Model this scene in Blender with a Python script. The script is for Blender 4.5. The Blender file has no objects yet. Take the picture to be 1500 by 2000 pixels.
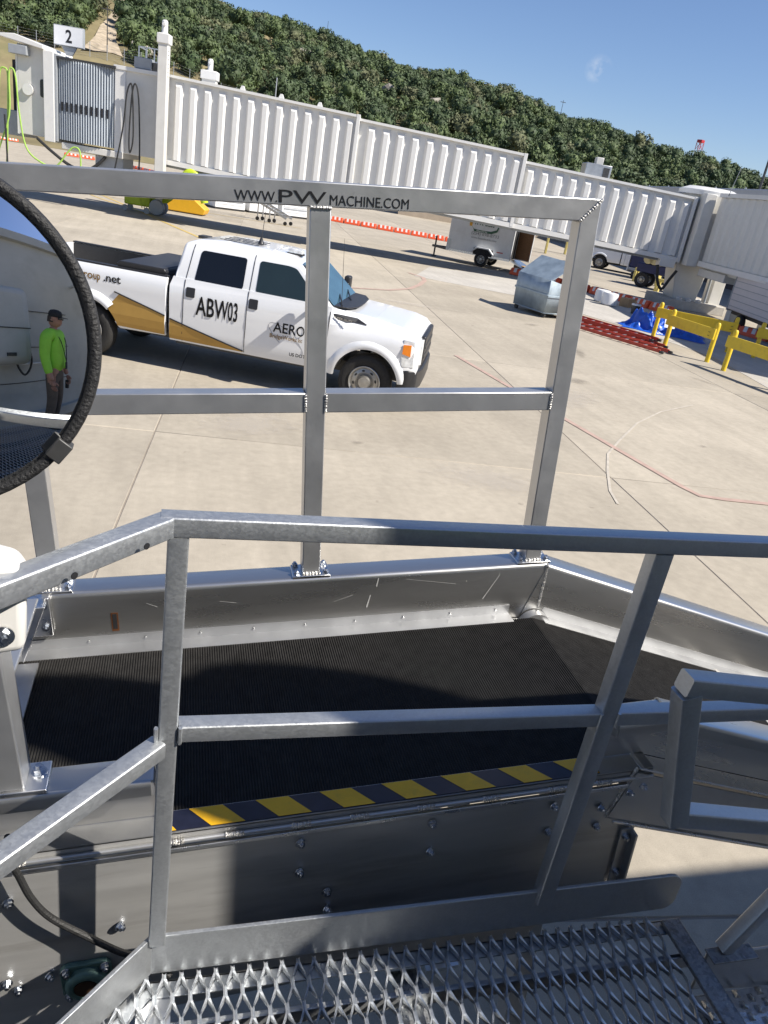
import bpy, bmesh, math, random
import numpy as np
from mathutils import Vector, Matrix
R_ = math.radians
random.seed(7); np.random.seed(7)
sc = bpy.context.scene
COL = sc.collection

# ------------------------------------------------------------------ camera
H = 3.0
cam = bpy.data.cameras.new("camera"); camo = bpy.data.objects.new("camera", cam); COL.objects.link(camo)
rt = Vector((0.9606, -0.2298, 0.1563)); up = Vector((-0.0451, 0.4260, 0.9036)); fw = Vector((0.2742, 0.8750, -0.3989))
camo.matrix_world = Matrix(((rt.x, up.x, -fw.x, 0), (rt.y, up.y, -fw.y, 0), (rt.z, up.z, -fw.z, H), (0, 0, 0, 1)))
cam.sensor_fit = 'VERTICAL'; cam.sensor_height = 24.0; cam.lens = 24.0*1470/2000
cam.clip_start = 0.02; cam.clip_end = 3000
sc.camera = camo

# ------------------------------------------------------------------ sky, sun, exposure
SUN_AZ, SUN_EL = R_(35), R_(45)        # shadows run towards -X, +Y
sd = Vector((-math.cos(SUN_AZ)*math.cos(SUN_EL), math.sin(SUN_AZ)*math.cos(SUN_EL), -math.sin(SUN_EL)))
world = bpy.data.worlds.new("World"); sc.world = world; world.use_nodes = True
wn = world.node_tree.nodes; wl = world.node_tree.links
bg = wn["Background"]
sky = wn.new("ShaderNodeTexSky"); sky.sky_type = 'NISHITA'; sky.sun_disc = False
sky.sun_elevation = SUN_EL
sky.sun_rotation = math.atan2(-sd.x, -sd.y)
sky.air_density = 1.0; sky.dust_density = 0.15; sky.ozone_density = 4.0; sky.altitude = 200
# one small wisp of cloud in the sky, by direction
tcw = wn.new("ShaderNodeTexCoord")
def wmath(op, a, b=None):
    n = wn.new("ShaderNodeMath"); n.operation = op
    for i, v in enumerate((a, b)):
        if v is None: continue
        if isinstance(v, (int, float)): n.inputs[i].default_value = v
        else: wl.new(v, n.inputs[i])
    return n.outputs[0]
cdir = Vector((math.sin(R_(26.2))*math.cos(R_(8.5)), math.cos(R_(26.2))*math.cos(R_(8.5)), math.sin(R_(8.5))))
vd = wn.new("ShaderNodeVectorMath"); vd.operation = 'DISTANCE'; wl.new(tcw.outputs["Generated"], vd.inputs[0]); vd.inputs[1].default_value = cdir
nz = wn.new("ShaderNodeTexNoise"); nz.inputs["Scale"].default_value = 60; nz.inputs["Detail"].default_value = 5
wl.new(tcw.outputs["Generated"], nz.inputs["Vector"])
m1 = wmath('SUBTRACT', 1.0, wmath('DIVIDE', vd.outputs["Value"], 0.016)); m1 = wmath('MAXIMUM', m1, 0.0)
m2 = wmath('MAXIMUM', wmath('SUBTRACT', nz.outputs["Fac"], 0.45), 0.0)
m3 = wmath('MINIMUM', wmath('MULTIPLY', wmath('MULTIPLY', m1, m2), 2.2), 0.3)
tint = wn.new("ShaderNodeMixRGB"); tint.blend_type = 'MULTIPLY'; tint.inputs[0].default_value = 1.0; wl.new(sky.outputs[0], tint.inputs[1]); tint.inputs[2].default_value = (1.0, 1.0, 1.12, 1)
mx = wn.new("ShaderNodeMixRGB"); wl.new(m3, mx.inputs[0]); wl.new(tint.outputs[0], mx.inputs[1]); mx.inputs[2].default_value = (9, 9, 9, 1)
wl.new(mx.outputs[0], bg.inputs[0]); bg.inputs[1].default_value = 0.075
sun = bpy.data.lights.new("sun", 'SUN'); sun.energy = 5.0; sun.angle = R_(0.53); sun.color = (1.0, 0.94, 0.85)
suno = bpy.data.objects.new("sun", sun); COL.objects.link(suno); suno.rotation_euler = sd.to_track_quat('-Z', 'Y').to_euler()
suno.location = (8, -10, 14)
sc.view_settings.view_transform = 'Standard'; sc.view_settings.look = 'None'
sc.view_settings.exposure = 0.58; sc.view_settings.gamma = 1.0
sc.render.engine = 'CYCLES'
sc.cycles.max_bounces = 6; sc.cycles.diffuse_bounces = 3; sc.cycles.glossy_bounces = 4; sc.cycles.caustics_reflective = False; sc.cycles.caustics_refractive = False

# ------------------------------------------------------------------ materials
MATS = {}
def nodes(name):
    m = bpy.data.materials.new(name); m.use_nodes = True
    return m, m.node_tree.nodes, m.node_tree.links, m.node_tree.nodes["Principled BSDF"]
def mat(name, col, rough=0.5, metal=0.0, var=0.0, scale=8.0, bump=0.0, bscale=40.0, stretch=None, rvar=0.0, spec=None, coat=0.0, dark=None, dscale=1.5, damt=0.0, voro=False, world=False):
    """principled surface with noise in colour, roughness and relief"""
    if name in MATS: return MATS[name]
    m, N, L, P = nodes(name); MATS[name] = m
    P.inputs["Base Color"].default_value = (*col, 1); P.inputs["Roughness"].default_value = rough; P.inputs["Metallic"].default_value = metal
    if spec is not None: P.inputs["Specular IOR Level"].default_value = spec
    if coat: P.inputs["Coat Weight"].default_value = coat; P.inputs["Coat Roughness"].default_value = 0.06
    tc = N.new("ShaderNodeTexCoord"); vec = tc.outputs["Object"]
    if world:
        g = N.new("ShaderNodeNewGeometry"); vec = g.outputs["Position"]
    if stretch:
        mp = N.new("ShaderNodeMapping"); mp.inputs["Scale"].default_value = stretch; L.new(vec, mp.inputs["Vector"]); vec = mp.outputs[0]
    if var or rvar:
        if voro:
            t = N.new("ShaderNodeTexVoronoi"); t.inputs["Scale"].default_value = scale; L.new(vec, t.inputs["Vector"])
            sp = N.new("ShaderNodeSeparateColor"); L.new(t.outputs["Color"], sp.inputs[0]); f1 = sp.outputs[0]
            t2 = N.new("ShaderNodeTexNoise"); t2.inputs["Scale"].default_value = scale*.35; t2.inputs["Detail"].default_value = 5; L.new(vec, t2.inputs["Vector"])
            ad = N.new("ShaderNodeMixRGB"); ad.inputs[0].default_value = .6; L.new(f1, ad.inputs[1]); L.new(t2.outputs["Fac"], ad.inputs[2]); f = ad.outputs[0]
        else:
            t = N.new("ShaderNodeTexNoise"); t.inputs["Scale"].default_value = scale; t.inputs["Detail"].default_value = 6; t.inputs["Roughness"].default_value = .6
            L.new(vec, t.inputs["Vector"]); f = t.outputs["Fac"]
        if var:
            r = N.new("ShaderNodeValToRGB"); L.new(f, r.inputs[0])
            r.color_ramp.elements[0].position = .3; r.color_ramp.elements[1].position = .7
            a = [max(0, c*(1-var)) for c in col]; b = [min(1, c*(1+var)) for c in col]
            r.color_ramp.elements[0].color = (*a, 1); r.color_ramp.elements[1].color = (*b, 1)
            out = r.outputs[0]
            if dark:
                t3 = N.new("ShaderNodeTexNoise"); t3.inputs["Scale"].default_value = dscale; t3.inputs["Detail"].default_value = 7; t3.inputs["Roughness"].default_value = .65
                L.new(vec, t3.inputs["Vector"])
                r3 = N.new("ShaderNodeValToRGB"); L.new(t3.outputs["Fac"], r3.inputs[0]); r3.color_ramp.elements[0].position = .52; r3.color_ramp.elements[1].position = .75
                r3.color_ramp.elements[0].color = (0, 0, 0, 1); r3.color_ramp.elements[1].color = (damt,)*3 + (1,)
                mm = N.new("ShaderNodeMixRGB"); L.new(r3.outputs[0], mm.inputs[0]); L.new(out, mm.inputs[1]); mm.inputs[2].default_value = (*dark, 1); out = mm.outputs[0]
            L.new(out, P.inputs["Base Color"])
        if rvar:
            mr = N.new("ShaderNodeMapRange"); L.new(f, mr.inputs[0]); mr.inputs[1].default_value = .3; mr.inputs[2].default_value = .7
            mr.inputs[3].default_value = max(0.02, rough-rvar); mr.inputs[4].default_value = min(1, rough+rvar); L.new(mr.outputs[0], P.inputs["Roughness"])
    if bump:
        t2 = N.new("ShaderNodeTexNoise"); t2.inputs["Scale"].default_value = bscale; t2.inputs["Detail"].default_value = 4; L.new(vec, t2.inputs["Vector"])
        b = N.new("ShaderNodeBump"); b.inputs["Strength"].default_value = bump; b.inputs["Distance"].default_value = .01
        L.new(t2.outputs["Fac"], b.inputs["Height"]); L.new(b.outputs[0], P.inputs["Normal"])
    return m

def concrete_mat(name, col, dark):
    m, N, L, P = nodes(name); MATS[name] = m
    g = N.new("ShaderNodeNewGeometry"); pos = g.outputs["Position"]
    oi = N.new("ShaderNodeObjectInfo")
    def noise(sc_, det=6, ro=.6, st=None):
        v = pos
        if st:
            mp = N.new("ShaderNodeMapping"); mp.inputs["Scale"].default_value = st; L.new(pos, mp.inputs["Vector"]); v = mp.outputs[0]
        t = N.new("ShaderNodeTexNoise"); t.inputs["Scale"].default_value = sc_; t.inputs["Detail"].default_value = det; t.inputs["Roughness"].default_value = ro
        L.new(v, t.inputs["Vector"]); return t.outputs["Fac"]
    def ramp(f, p0, p1, c0, c1):
        r = N.new("ShaderNodeValToRGB"); L.new(f, r.inputs[0]); r.color_ramp.elements[0].position = p0; r.color_ramp.elements[1].position = p1
        r.color_ramp.elements[0].color = (*c0, 1); r.color_ramp.elements[1].color = (*c1, 1); return r.outputs[0]
    def mix(f, a, b, mode='MIX'):
        x = N.new("ShaderNodeMixRGB"); x.blend_type = mode
        if isinstance(f, float): x.inputs[0].default_value = f
        else: L.new(f, x.inputs[0])
        for i, v in ((1, a), (2, b)):
            if isinstance(v, tuple): x.inputs[i].default_value = (*v, 1)
            else: L.new(v, x.inputs[i])
        return x.outputs[0]
    base = ramp(noise(.55, 8), .3, .72, tuple(c*.86 for c in col), tuple(min(1, c*1.1) for c in col))
    base = mix(1.0, base, ramp(noise(9, 5), .3, .7, (.9, .9, .9), (1.05, 1.05, 1.05)), 'MULTIPLY')
    base = mix(1.0, base, ramp(noise(160, 3), .3, .75, (.86, .86, .86), (1.06, 1.06, 1.06)), 'MULTIPLY')
    base = mix(1.0, base, ramp(noise(3.2, 4, .6, (1.0, .08, 1)), .35, .7, (.93, .93, .93), (1.04, 1.04, 1.04)), 'MULTIPLY')
    st = ramp(noise(.9, 9, .7), .60, .78, (0, 0, 0), (.45, .45, .45)); base = mix(st, base, dark)
    sp = ramp(noise(5.5, 3, .5), .71, .76, (0, 0, 0), (.5, .5, .5)); base = mix(sp, base, tuple(c*.6 for c in dark))
    ov = N.new("ShaderNodeMapRange"); L.new(oi.outputs["Random"], ov.inputs[0]); ov.inputs[3].default_value = .89; ov.inputs[4].default_value = 1.07
    cb = N.new("ShaderNodeCombineColor")
    for i in range(3): L.new(ov.outputs[0], cb.inputs[i])
    base = mix(1.0, base, cb.outputs[0], 'MULTIPLY')
    L.new(base, P.inputs["Base Color"]); P.inputs["Roughness"].default_value = .9; P.inputs["Specular IOR Level"].default_value = .1
    b = N.new("ShaderNodeBump"); b.inputs["Strength"].default_value = .25; b.inputs["Distance"].default_value = .006
    L.new(mix(.5, noise(90, 4), noise(30, 3, .5, (1, .06, 1))), b.inputs["Height"]); L.new(b.outputs[0], P.inputs["Normal"])
    return m

ALU = mat("brushed_aluminium", (.56, .565, .57), .40, .82, var=.05, scale=9, rvar=.06, bump=.02, bscale=90, dark=(.42, .42, .42), dscale=7, damt=.4)
ALUD = mat("mill_aluminium", (.60, .595, .58), .42, .60, var=.10, scale=4, stretch=(.5, 3, 4), rvar=.08, bump=.02, bscale=40, dark=(.24, .225, .205), dscale=3, damt=.6)
ALUF = mat("polished_aluminium_wall", (.60, .595, .58), .30, .94, var=.05, scale=3, stretch=(.5, 3, 4), rvar=.05, bump=.012, bscale=30, dark=(.34, .33, .31), dscale=3, damt=.5)
ALUB = mat("bright_aluminium", (.72, .72, .72), .30, 1.0, var=.08, scale=20, rvar=.08, bump=.08, bscale=60)
WELD = mat("weld_bead", (.55, .54, .52), .42, 1.0, var=.25, scale=120, bump=.6, bscale=160)
GALV = mat("galvanised_steel", (.52, .54, .555), .43, .78, var=.055, scale=230, rvar=.06, bump=.05, bscale=110, voro=True, dark=(.42, .43, .45), dscale=9, damt=.5)
GALVD = mat("weathered_galvanised", (.33, .34, .35), .5, .85, var=.25, scale=140, rvar=.12, bump=.25, bscale=90, voro=True, dark=(.12, .10, .08), dscale=38, damt=.7)
ZINC = mat("zinc_bolt", (.50, .53, .58), .3, 1.0, var=.15, scale=60)
RUB = mat("ribbed_black_belt", (.027, .026, .025), .7, 0, var=.3, scale=30, spec=.12, dark=(.035, .032, .028), dscale=5, damt=.5)
BLK = mat("black_rubber", (.018, .018, .019), .6, 0, var=.3, scale=50, bump=.5, bscale=170)
BLKP = mat("black_plastic", (.022, .022, .024), .42, 0, var=.15, scale=20)
CABLE = mat("black_cable", (.02, .02, .02), .55, 0, var=.2, scale=60, bump=.3, bscale=200)
CREAM = mat("cream_paint", (.66, .645, .60), .42, 0, var=.05, scale=3, rvar=.08, dark=(.42, .38, .31), dscale=1.2, damt=.22, bump=.05, bscale=30)
CREAMS = mat("cream_paint_clean", (.72, .71, .68), .38, 0, var=.03, scale=5)
CREAMN = mat("shaded_cream_paint", (.47, .47, .44), .45, 0, var=.07, scale=2, dark=(.33, .32, .29), dscale=1.6, damt=.5)  # cream darkened to grey, the near bridge's shade put into the colour
WHITE = mat("white_car_paint", (.78, .79, .80), .28, 0, var=.02, scale=2, coat=.8)
WHITEP = mat("white_panel", (.72, .73, .74), .5, 0, var=.05, scale=3, dark=(.5, .47, .42), dscale=2, damt=.3)
GOLD = mat("gold_film", (.42, .25, .06), .38, .25, var=.06, scale=5)
GLASS = mat("tinted_glass", (.006, .007, .009), .06, 0, var=.1, scale=2, spec=.6)
GLASSG = mat("green_tint_glass", (.018, .030, .032), .05, 0, var=.1, scale=2, spec=.7)
GLASSW = mat("windshield_glass", (.05, .11, .15), .05, 0, var=.25, scale=1.5, spec=.8)
YEL = mat("yellow_paint", (.74, .53, .03), .45, 0, var=.07, scale=5, bump=.05, bscale=40, dark=(.35, .25, .05), dscale=6, damt=.35)
YELF = mat("hazard_yellow", (.86, .47, .012), .4, 0, var=.05, scale=30, dark=(.3, .2, .05), dscale=25, damt=.3)
BLKF = mat("hazard_black", (.012, .014, .03), .35, 0, var=.3, scale=30)
ORANGE = mat("orange_barricade_plastic", (.75, .10, .03), .5, 0, var=.12, scale=4)
WBAR = mat("white_barricade_stripe", (.75, .70, .66), .5, 0, var=.05, scale=6)
REDL = mat("red_ladder_fibreglass", (.48, .06, .03), .5, 0, var=.2, scale=8)
BLUET = mat("blue_tarpaulin", (.015, .10, .52), .35, 0, var=.25, scale=6, bump=.5, bscale=14)
NAVY = mat("navy_tarpaulin", (.012, .018, .075), .5, 0, var=.2, scale=4, bump=.3, bscale=9)
LIME = mat("lime_yellow_paint", (.47, .60, .02), .4, 0, var=.08, scale=6)
LIMEH = mat("lime_hose", (.34, .54, .10), .45, 0, var=.1, scale=8)
DUMP = mat("faded_steel_blue_paint", (.33, .40, .45), .5, .3, var=.22, scale=3, rvar=.1, bump=.2, bscale=8, dark=(.40, .45, .48), dscale=3, damt=.5)
STEEL = mat("dark_steel", (.07, .07, .07), .5, .6, var=.3, scale=12)
TYRE = mat("tyre_rubber", (.022, .021, .02), .8, 0, var=.25, scale=25, bump=.5, bscale=60)
RIM = mat("steel_rim", (.42, .41, .39), .38, .85, var=.15, scale=12)
CHROME = mat("chrome", (.75, .75, .75), .12, 1.0, var=.05, scale=5)
LAMP = mat("headlight_lens", (.75, .77, .78), .08, .35, var=.25, scale=16, spec=.8)
AMB = mat("amber_lens", (.75, .22, .02), .2, 0, var=.1, scale=20)
REDM = mat("red_lens", (.45, .02, .02), .25, 0, var=.1, scale=20)
INK = mat("black_lettering", (.012, .012, .014), .4, 0, var=.1, scale=20)
INKG = mat("grey_lettering", (.28, .28, .29), .5, 0, var=.1, scale=20)
INKGR = mat("green_logo_print", (.03, .10, .06), .5, 0, var=.1, scale=20)
BRONZE = mat("gold_lettering", (.42, .27, .10), .4, .2, var=.1, scale=20)
SIGNW = mat("white_sign_face", (.78, .79, .80), .45, 0, var=.02, scale=4)
BELL = mat("grey_bellows_fabric", (.40, .44, .48), .55, 0, var=.07, scale=4)
DARKIN = mat("dark_interior", (.02, .02, .022), .7, 0, var=.2, scale=4)
GREYP = mat("grey_paint", (.33, .35, .37), .5, .1, var=.08, scale=5)
WOOD = mat("brown_plywood", (.16, .08, .035), .7, 0, var=.3, scale=6, stretch=(1, 1, 6))
CARD = mat("tan_cardboard", (.42, .28, .15), .8, 0, var=.15, scale=6)
ROOFM = mat("grey_metal_roof", (.50, .52, .55), .45, .2, var=.06, scale=2)
TANW = mat("tan_wall", (.40, .33, .25), .8, 0, var=.1, scale=2)
BARK = mat("bark", (.10, .08, .06), .9, 0, var=.3, scale=8)
LEAF = [mat("juniper_leaves", (.052, .080, .029), .7, 0, var=.4, scale=.5, world=True),
        mat("oak_leaves", (.080, .114, .037), .7, 0, var=.4, scale=.5, world=True),
        mat("pale_brush_leaves", (.115, .125, .058), .75, 0, var=.35, scale=.5, world=True)]
HILLM = mat("dry_grass_slope", (.20, .165, .085), .95, 0, var=.35, scale=.15, bump=.6, bscale=1.2, world=True, dark=(.10, .115, .04), dscale=.06, damt=.9)
DIRT = mat("pale_limestone_track", (.40, .33, .24), .95, 0, var=.35, scale=.8, bump=.8, bscale=1.5, world=True, dark=(.14, .13, .07), dscale=.25, damt=.7)
ROCK = mat("limestone_rock", (.34, .31, .26), .9, 0, var=.3, scale=.6, world=True)
GREEN_BEARING = mat("teal_cast_iron", (.12, .22, .20), .5, .3, var=.25, scale=20, bump=.3, bscale=60)
REDLINE = mat("faded_red_paint", (.435, .31, .255), .8, 0, var=.15, scale=6, world=True)
YELLINE = mat("faded_yellow_paint", (.52, .38, .13), .8, 0, var=.2, scale=4, world=True)
WHTLINE = mat("faint_white_scrape", (.475, .43, .36), .85, 0, var=.15, scale=6, world=True)
CONC = concrete_mat("apron_concrete", (.455, .406, .328), (.35, .305, .245))
CONCN = concrete_mat("new_pale_concrete", (.56, .53, .48), (.46, .43, .38))
JOINT = mat("joint_sealant", (.27, .23, .185), .9, 0, var=.2, scale=3, world=True)
SKIN = mat("skin", (.42, .22, .15), .55, 0, var=.12, scale=25)
HIVIS = mat("lime_hi_vis_cloth", (.33, .72, .06), .7, 0, var=.08, scale=9, bump=.4, bscale=18)
KHAKI = mat("khaki_trousers", (.13, .10, .075), .85, 0, var=.15, scale=14, bump=.3, bscale=30)
CAPM = mat("black_cap_cloth", (.02, .021, .024), .8, 0, var=.2, scale=30)
HAIRM = mat("dark_hair", (.05, .035, .025), .6, 0, var=.3, scale=60)
ASPH = mat("brown_red_steel", (.16, .05, .035), .6, .2, var=.25, scale=8)
MIRR = mat("mirror_surface", (.90, .91, .91), .015, 1.0, var=.01, scale=4)

# ------------------------------------------------------------------ mesh helpers
class MB:
    def __init__(s): s.v = []; s.f = []
    def add(s, vs, fs):
        o = len(s.v); s.v += [tuple(v) for v in vs]; s.f += [tuple(i+o for i in f) for f in fs]; return s
    def box(s, x0, x1, y0, y1, z0, z1):
        return s.add([(x0,y0,z0),(x1,y0,z0),(x1,y1,z0),(x0,y1,z0),(x0,y0,z1),(x1,y0,z1),(x1,y1,z1),(x0,y1,z1)],
                     [(0,3,2,1),(4,5,6,7),(0,1,5,4),(1,2,6,5),(2,3,7,6),(3,0,4,7)])
    def loft(s, rings, closed=True, caps=True):
        n = len(rings[0]); vs = [p for r in rings for p in r]; fs = []
        for i in range(len(rings)-1):
            for j in range(n if closed else n-1):
                a = i*n+j; b = i*n+(j+1) % n; fs.append((a, b, b+n, a+n))
        if caps and closed:
            fs.append(tuple(range(n-1, -1, -1))); fs.append(tuple((len(rings)-1)*n+j for j in range(n)))
        return s.add(vs, fs)
    def bar(s, p0, p1, w, h, upv=(0, 0, 1), r=0.0, k=3):
        p0 = Vector(p0); p1 = Vector(p1); d = (p1-p0).normalized(); u = Vector(upv)
        side = d.cross(u)
        if side.length < 1e-5: side = d.cross(Vector((1, 0, 0)))
        side.normalize(); u = side.cross(d).normalized()
        sec = rrect(w, h, r, k)
        return s.loft([[p+side*a+u*b for a, b in sec] for p in (p0, p1)])
    def tube(s, pts, r, n=8, caps=True):
        pts = [Vector(p) for p in pts]; rings = []; prev = None
        for i, p in enumerate(pts):
            d = (pts[min(i+1, len(pts)-1)]-pts[max(i-1, 0)]).normalized()
            if prev is None:
                a = Vector((0, 0, 1)) if abs(d.z) < .9 else Vector((1, 0, 0)); x = d.cross(a).normalized()
            else: x = (prev-d*prev.dot(d)).normalized()
            prev = x; y = d.cross(x); rr = r[i] if isinstance(r, (list, tuple)) else r
            rings.append([p+(x*math.cos(2*math.pi*j/n)+y*math.sin(2*math.pi*j/n))*rr for j in range(n)])
        return s.loft(rings, True, caps)
    def cyl(s, p0, p1, r0, r1=None, n=16): return s.tube([p0, p1], [r0, r0 if r1 is None else r1], n)
    def prism(s, poly, a0, a1, axes='xz'):
        """polygon in a plane extruded along the third axis"""
        def P(a, b, c):
            if axes == 'xz': return (a, c, b)
            if axes == 'xy': return (a, b, c)
            return (c, a, b)      # 'yz'
        n = len(poly); vs = [P(a, b, a0) for a, b in poly]+[P(a, b, a1) for a, b in poly]
        fs = [tuple(range(n-1, -1, -1)), tuple(range(n, 2*n))]+[(i, (i+1) % n, n+(i+1) % n, n+i) for i in range(n)]
        return s.add(vs, fs)
    def lathe(s, prof, n=24, axis='z', c=(0, 0, 0)):
        rings = []
        for rr, h in prof:
            ring = []
            for j in range(n):
                a = 2*math.pi*j/n; x, y = rr*math.cos(a), rr*math.sin(a)
                q = {'z': (x, y, h), 'y': (x, h, y), 'x': (h, x, y)}[axis]; ring.append((q[0]+c[0], q[1]+c[1], q[2]+c[2]))
            rings.append(ring)
        return s.loft(rings)
    def sheet(s, prof, u0, u1, t, axis='x'):
        """thin folded plate: 2D profile (y,z) with thickness t extruded along x"""
        n = len(prof); L = []
        for i in range(n):
            a = Vector(prof[max(i-1, 0)]); b = Vector(prof[min(i+1, n-1)]); d = (b-a).normalized(); nn = Vector((-d.y, d.x))
            p = Vector(prof[i]); L.append((p, p+nn*t))
        ring = [l[0] for l in L]+[l[1] for l in reversed(L)]
        return s.loft([[(u0, p.x, p.y) for p in ring], [(u1, p.x, p.y) for p in ring]])
    def xf(s, M):
        s.v = [tuple(M @ Vector(v)) for v in s.v]; return s
    def build(s, name, m, parent=None, smooth=False, bevel=0.0, seg=2, angle=35):
        me = bpy.data.meshes.new(name); me.from_pydata(s.v, [], s.f); me.update()
        bm = bmesh.new(); bm.from_mesh(me); bmesh.ops.recalc_face_normals(bm, faces=bm.faces); bm.to_mesh(me); bm.free()
        return link(name, me, m, parent, smooth, bevel, seg, angle)
def link(name, me, m, parent=None, smooth=False, bevel=0.0, seg=2, angle=35):
    o = bpy.data.objects.new(name, me); COL.objects.link(o)
    if m: me.materials.append(m)
    if bevel:
        b = o.modifiers.new("bevel", 'BEVEL'); b.width = bevel; b.segments = seg; b.limit_method = 'ANGLE'; b.angle_limit = R_(30)
        smooth = True
    if smooth:
        me.polygons.foreach_set("use_smooth", [True]*len(me.polygons))
        me.set_sharp_from_angle(angle=R_(angle)) if hasattr(me, "set_sharp_from_angle") else None
    if parent: o.parent = parent
    return o
def rrect(w, h, r=0.0, k=3):
    if r <= 0: return [(-w/2, -h/2), (w/2, -h/2), (w/2, h/2), (-w/2, h/2)]
    out = []
    for cx, cy, a0 in ((w/2-r, -h/2+r, -90), (w/2-r, h/2-r, 0), (-w/2+r, h/2-r, 90), (-w/2+r, -h/2+r, 180)):
        for i in range(k+1):
            a = R_(a0+90*i/k); out.append((cx+r*math.cos(a), cy+r*math.sin(a)))
    return out
def arc(cx, cy, r, a0, a1, n): return [(cx+r*math.cos(R_(a0+(a1-a0)*i/n)), cy+r*math.sin(R_(a0+(a1-a0)*i/n))) for i in range(n+1)]
def tag(o, label=None, cat=None, group=None, kind=None):
    if label: o["label"] = label
    if cat: o["category"] = cat
    if group: o["group"] = group
    if kind: o["kind"] = kind
    return o
def empty(name, loc=(0, 0, 0), rot=(0, 0, 0), label=None, cat=None, group=None, scale=1.0):
    o = bpy.data.objects.new(name, None); COL.objects.link(o); o.location = loc; o.rotation_euler = rot; o.scale = (scale,)*3
    o.empty_display_size = .2
    return tag(o, label, cat, group)
def inst(src, name, parent=None, loc=(0, 0, 0), rot=(0, 0, 0), scale=None):
    o = src.copy(); o.name = name; COL.objects.link(o); o.parent = parent; o.location = loc; o.rotation_euler = rot
    if scale: o.scale = scale
    return o
def copy_tree(o, parent=None):
    c = o.copy(); COL.objects.link(c); c.parent = parent
    for ch in list(o.children): copy_tree(ch, c)
    return c
def lettering(name, txt, m, parent, size, loc, rot, width=None, bold=0.0, ext=.002, shear=0.0, align='LEFT'):
    cu = bpy.data.curves.new(name, 'FONT'); cu.body = txt; cu.size = size; cu.extrude = ext; cu.offset = bold; cu.shear = shear
    cu.resolution_u = 3; cu.align_x = 'LEFT'
    t = bpy.data.objects.new(name, cu); COL.objects.link(t)
    dg = bpy.context.evaluated_depsgraph_get(); me = bpy.data.meshes.new_from_object(t.evaluated_get(dg)); bpy.data.objects.remove(t)
    co = np.empty(len(me.vertices)*3); me.vertices.foreach_get("co", co); co = co.reshape(-1, 3); co[:, 0] -= co[:, 0].min()
    if width: co[:, 0] *= width/co[:, 0].max()
    if align == 'CENTER': co[:, 0] -= co[:, 0].max()/2
    me.vertices.foreach_set("co", co.ravel()); me.update(); me.materials.clear()
    o = link(name, me, m, parent); o.location = loc; o.rotation_euler = rot
    return o
def conform(o, hw, off=.0025):
    """press flat lettering onto the curved side of a body (local x = length, y = height)"""
    l = o.location
    for v in o.data.vertices: v.co.z = l.y+hw(l.x+v.co.x, l.z+v.co.y)+off
    return o
def bm_box_rot(p, ang): return Matrix.Translation(p) @ Matrix.Rotation(ang, 4, 'Z')
def hexbolt(r=.009, h=.008, wr=.012):
    b = MB(); b.cyl((0, 0, 0), (0, 0, -.002), wr, wr, 14); b.cyl((0, 0, -.002), (0, 0, -.002-h), r, r, 6); b.cyl((0, 0, -.002-h), (0, 0, -.002-h*1.7), r*.55, r*.55, 8)
    return b

# ================================================================== SETTING: ground, hill, wood
g = MB(); N_ = 48
g.add([(0, 0, -.06)]+[(1500*math.cos(2*math.pi*i/N_), 1500*math.sin(2*math.pi*i/N_), -.06) for i in range(N_)], [(0, 1+i, 1+(i+1) % N_) for i in range(N_)])
tag(g.build("ground", CONC), kind="structure")
JX = Vector((1, -.095, 0)).normalized(); JY = Vector((.095, 1, 0)).normalized(); J0 = Vector((-.2, 8.5, 0))
SX, SY = 5.65, 6.2
c0 = J0-JX*SX*3-JY*SY*3
bb = MB(); pts = [c0, c0+JX*SX*13, c0+JX*SX*13+JY*SY*15, c0+JY*SY*15]
bb.add([(p.x, p.y, -.006) for p in pts]+[(p.x, p.y, -.055) for p in pts], [(0, 1, 2, 3), (7, 6, 5, 4), (0, 4, 5, 1), (1, 5, 6, 2), (2, 6, 7, 3), (3, 7, 4, 0)])
apron = tag(bb.build("apron", JOINT), kind="structure")
sb = MB(); gp = .0065
sb.box(gp, SX-gp, gp, SY-gp, -.05, 0)
slab = sb.build("concrete_slab", CONC, apron, bevel=.006, seg=1)
ang = math.atan2(JX.y, JX.x); first = True
for i in range(13):
    for j in range(15):
        p = c0+JX*SX*i+JY*SY*j
        o = slab if first else inst(slab, "concrete_slab", apron)
        o.location = p; o.rotation_euler = (0, 0, ang); first = False
pad = [(8.2, 27.4), (11.9, 25.5), (13.5, 21.6), (14.2, 17.8), (13.0, 13.4), (17, 11.5), (26, 14), (24, 24), (18.2, 27), (15.2, 32), (10, 31.5)]
pm = MB(); pm.prism(pad, .001, .006, 'xy'); tag(pm.build("concrete_pad", CONCN), kind="structure")
def line(name, pts, w, m, z=.008):
    b = MB(); P = [Vector((p[0], p[1], 0)) for p in pts]; L = []
    for i, p in enumerate(P):
        d = (P[min(i+1, len(P)-1)]-P[max(i-1, 0)]).normalized(); n = Vector((-d.y, d.x, 0)); L.append((p+n*w/2, p-n*w/2))
    vs = [(q.x, q.y, z) for l in L for q in l]; fs = [(2*i, 2*i+1, 2*i+3, 2*i+2) for i in range(len(P)-1)]
    b.add(vs, fs); o = b.build(name, m); tag(o, kind="structure"); return o
line("red_painted_line", [(5.45, 14.4), (6.0, 10.44), (6.38, 7.8), (6.46, 7.52), (6.75, 7.45), (7.39, 7.38), (9.5, 7.1)], .10, REDLINE)
line("red_painted_arc", [(3.4, 21.9), (4.71, 22.17), (6.09, 22.76), (7.0, 23.7), (7.7, 25.0), (8.3, 26.4), (8.5, 27.3), (8.2, 28.2)], .16, REDLINE, .010)
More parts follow.
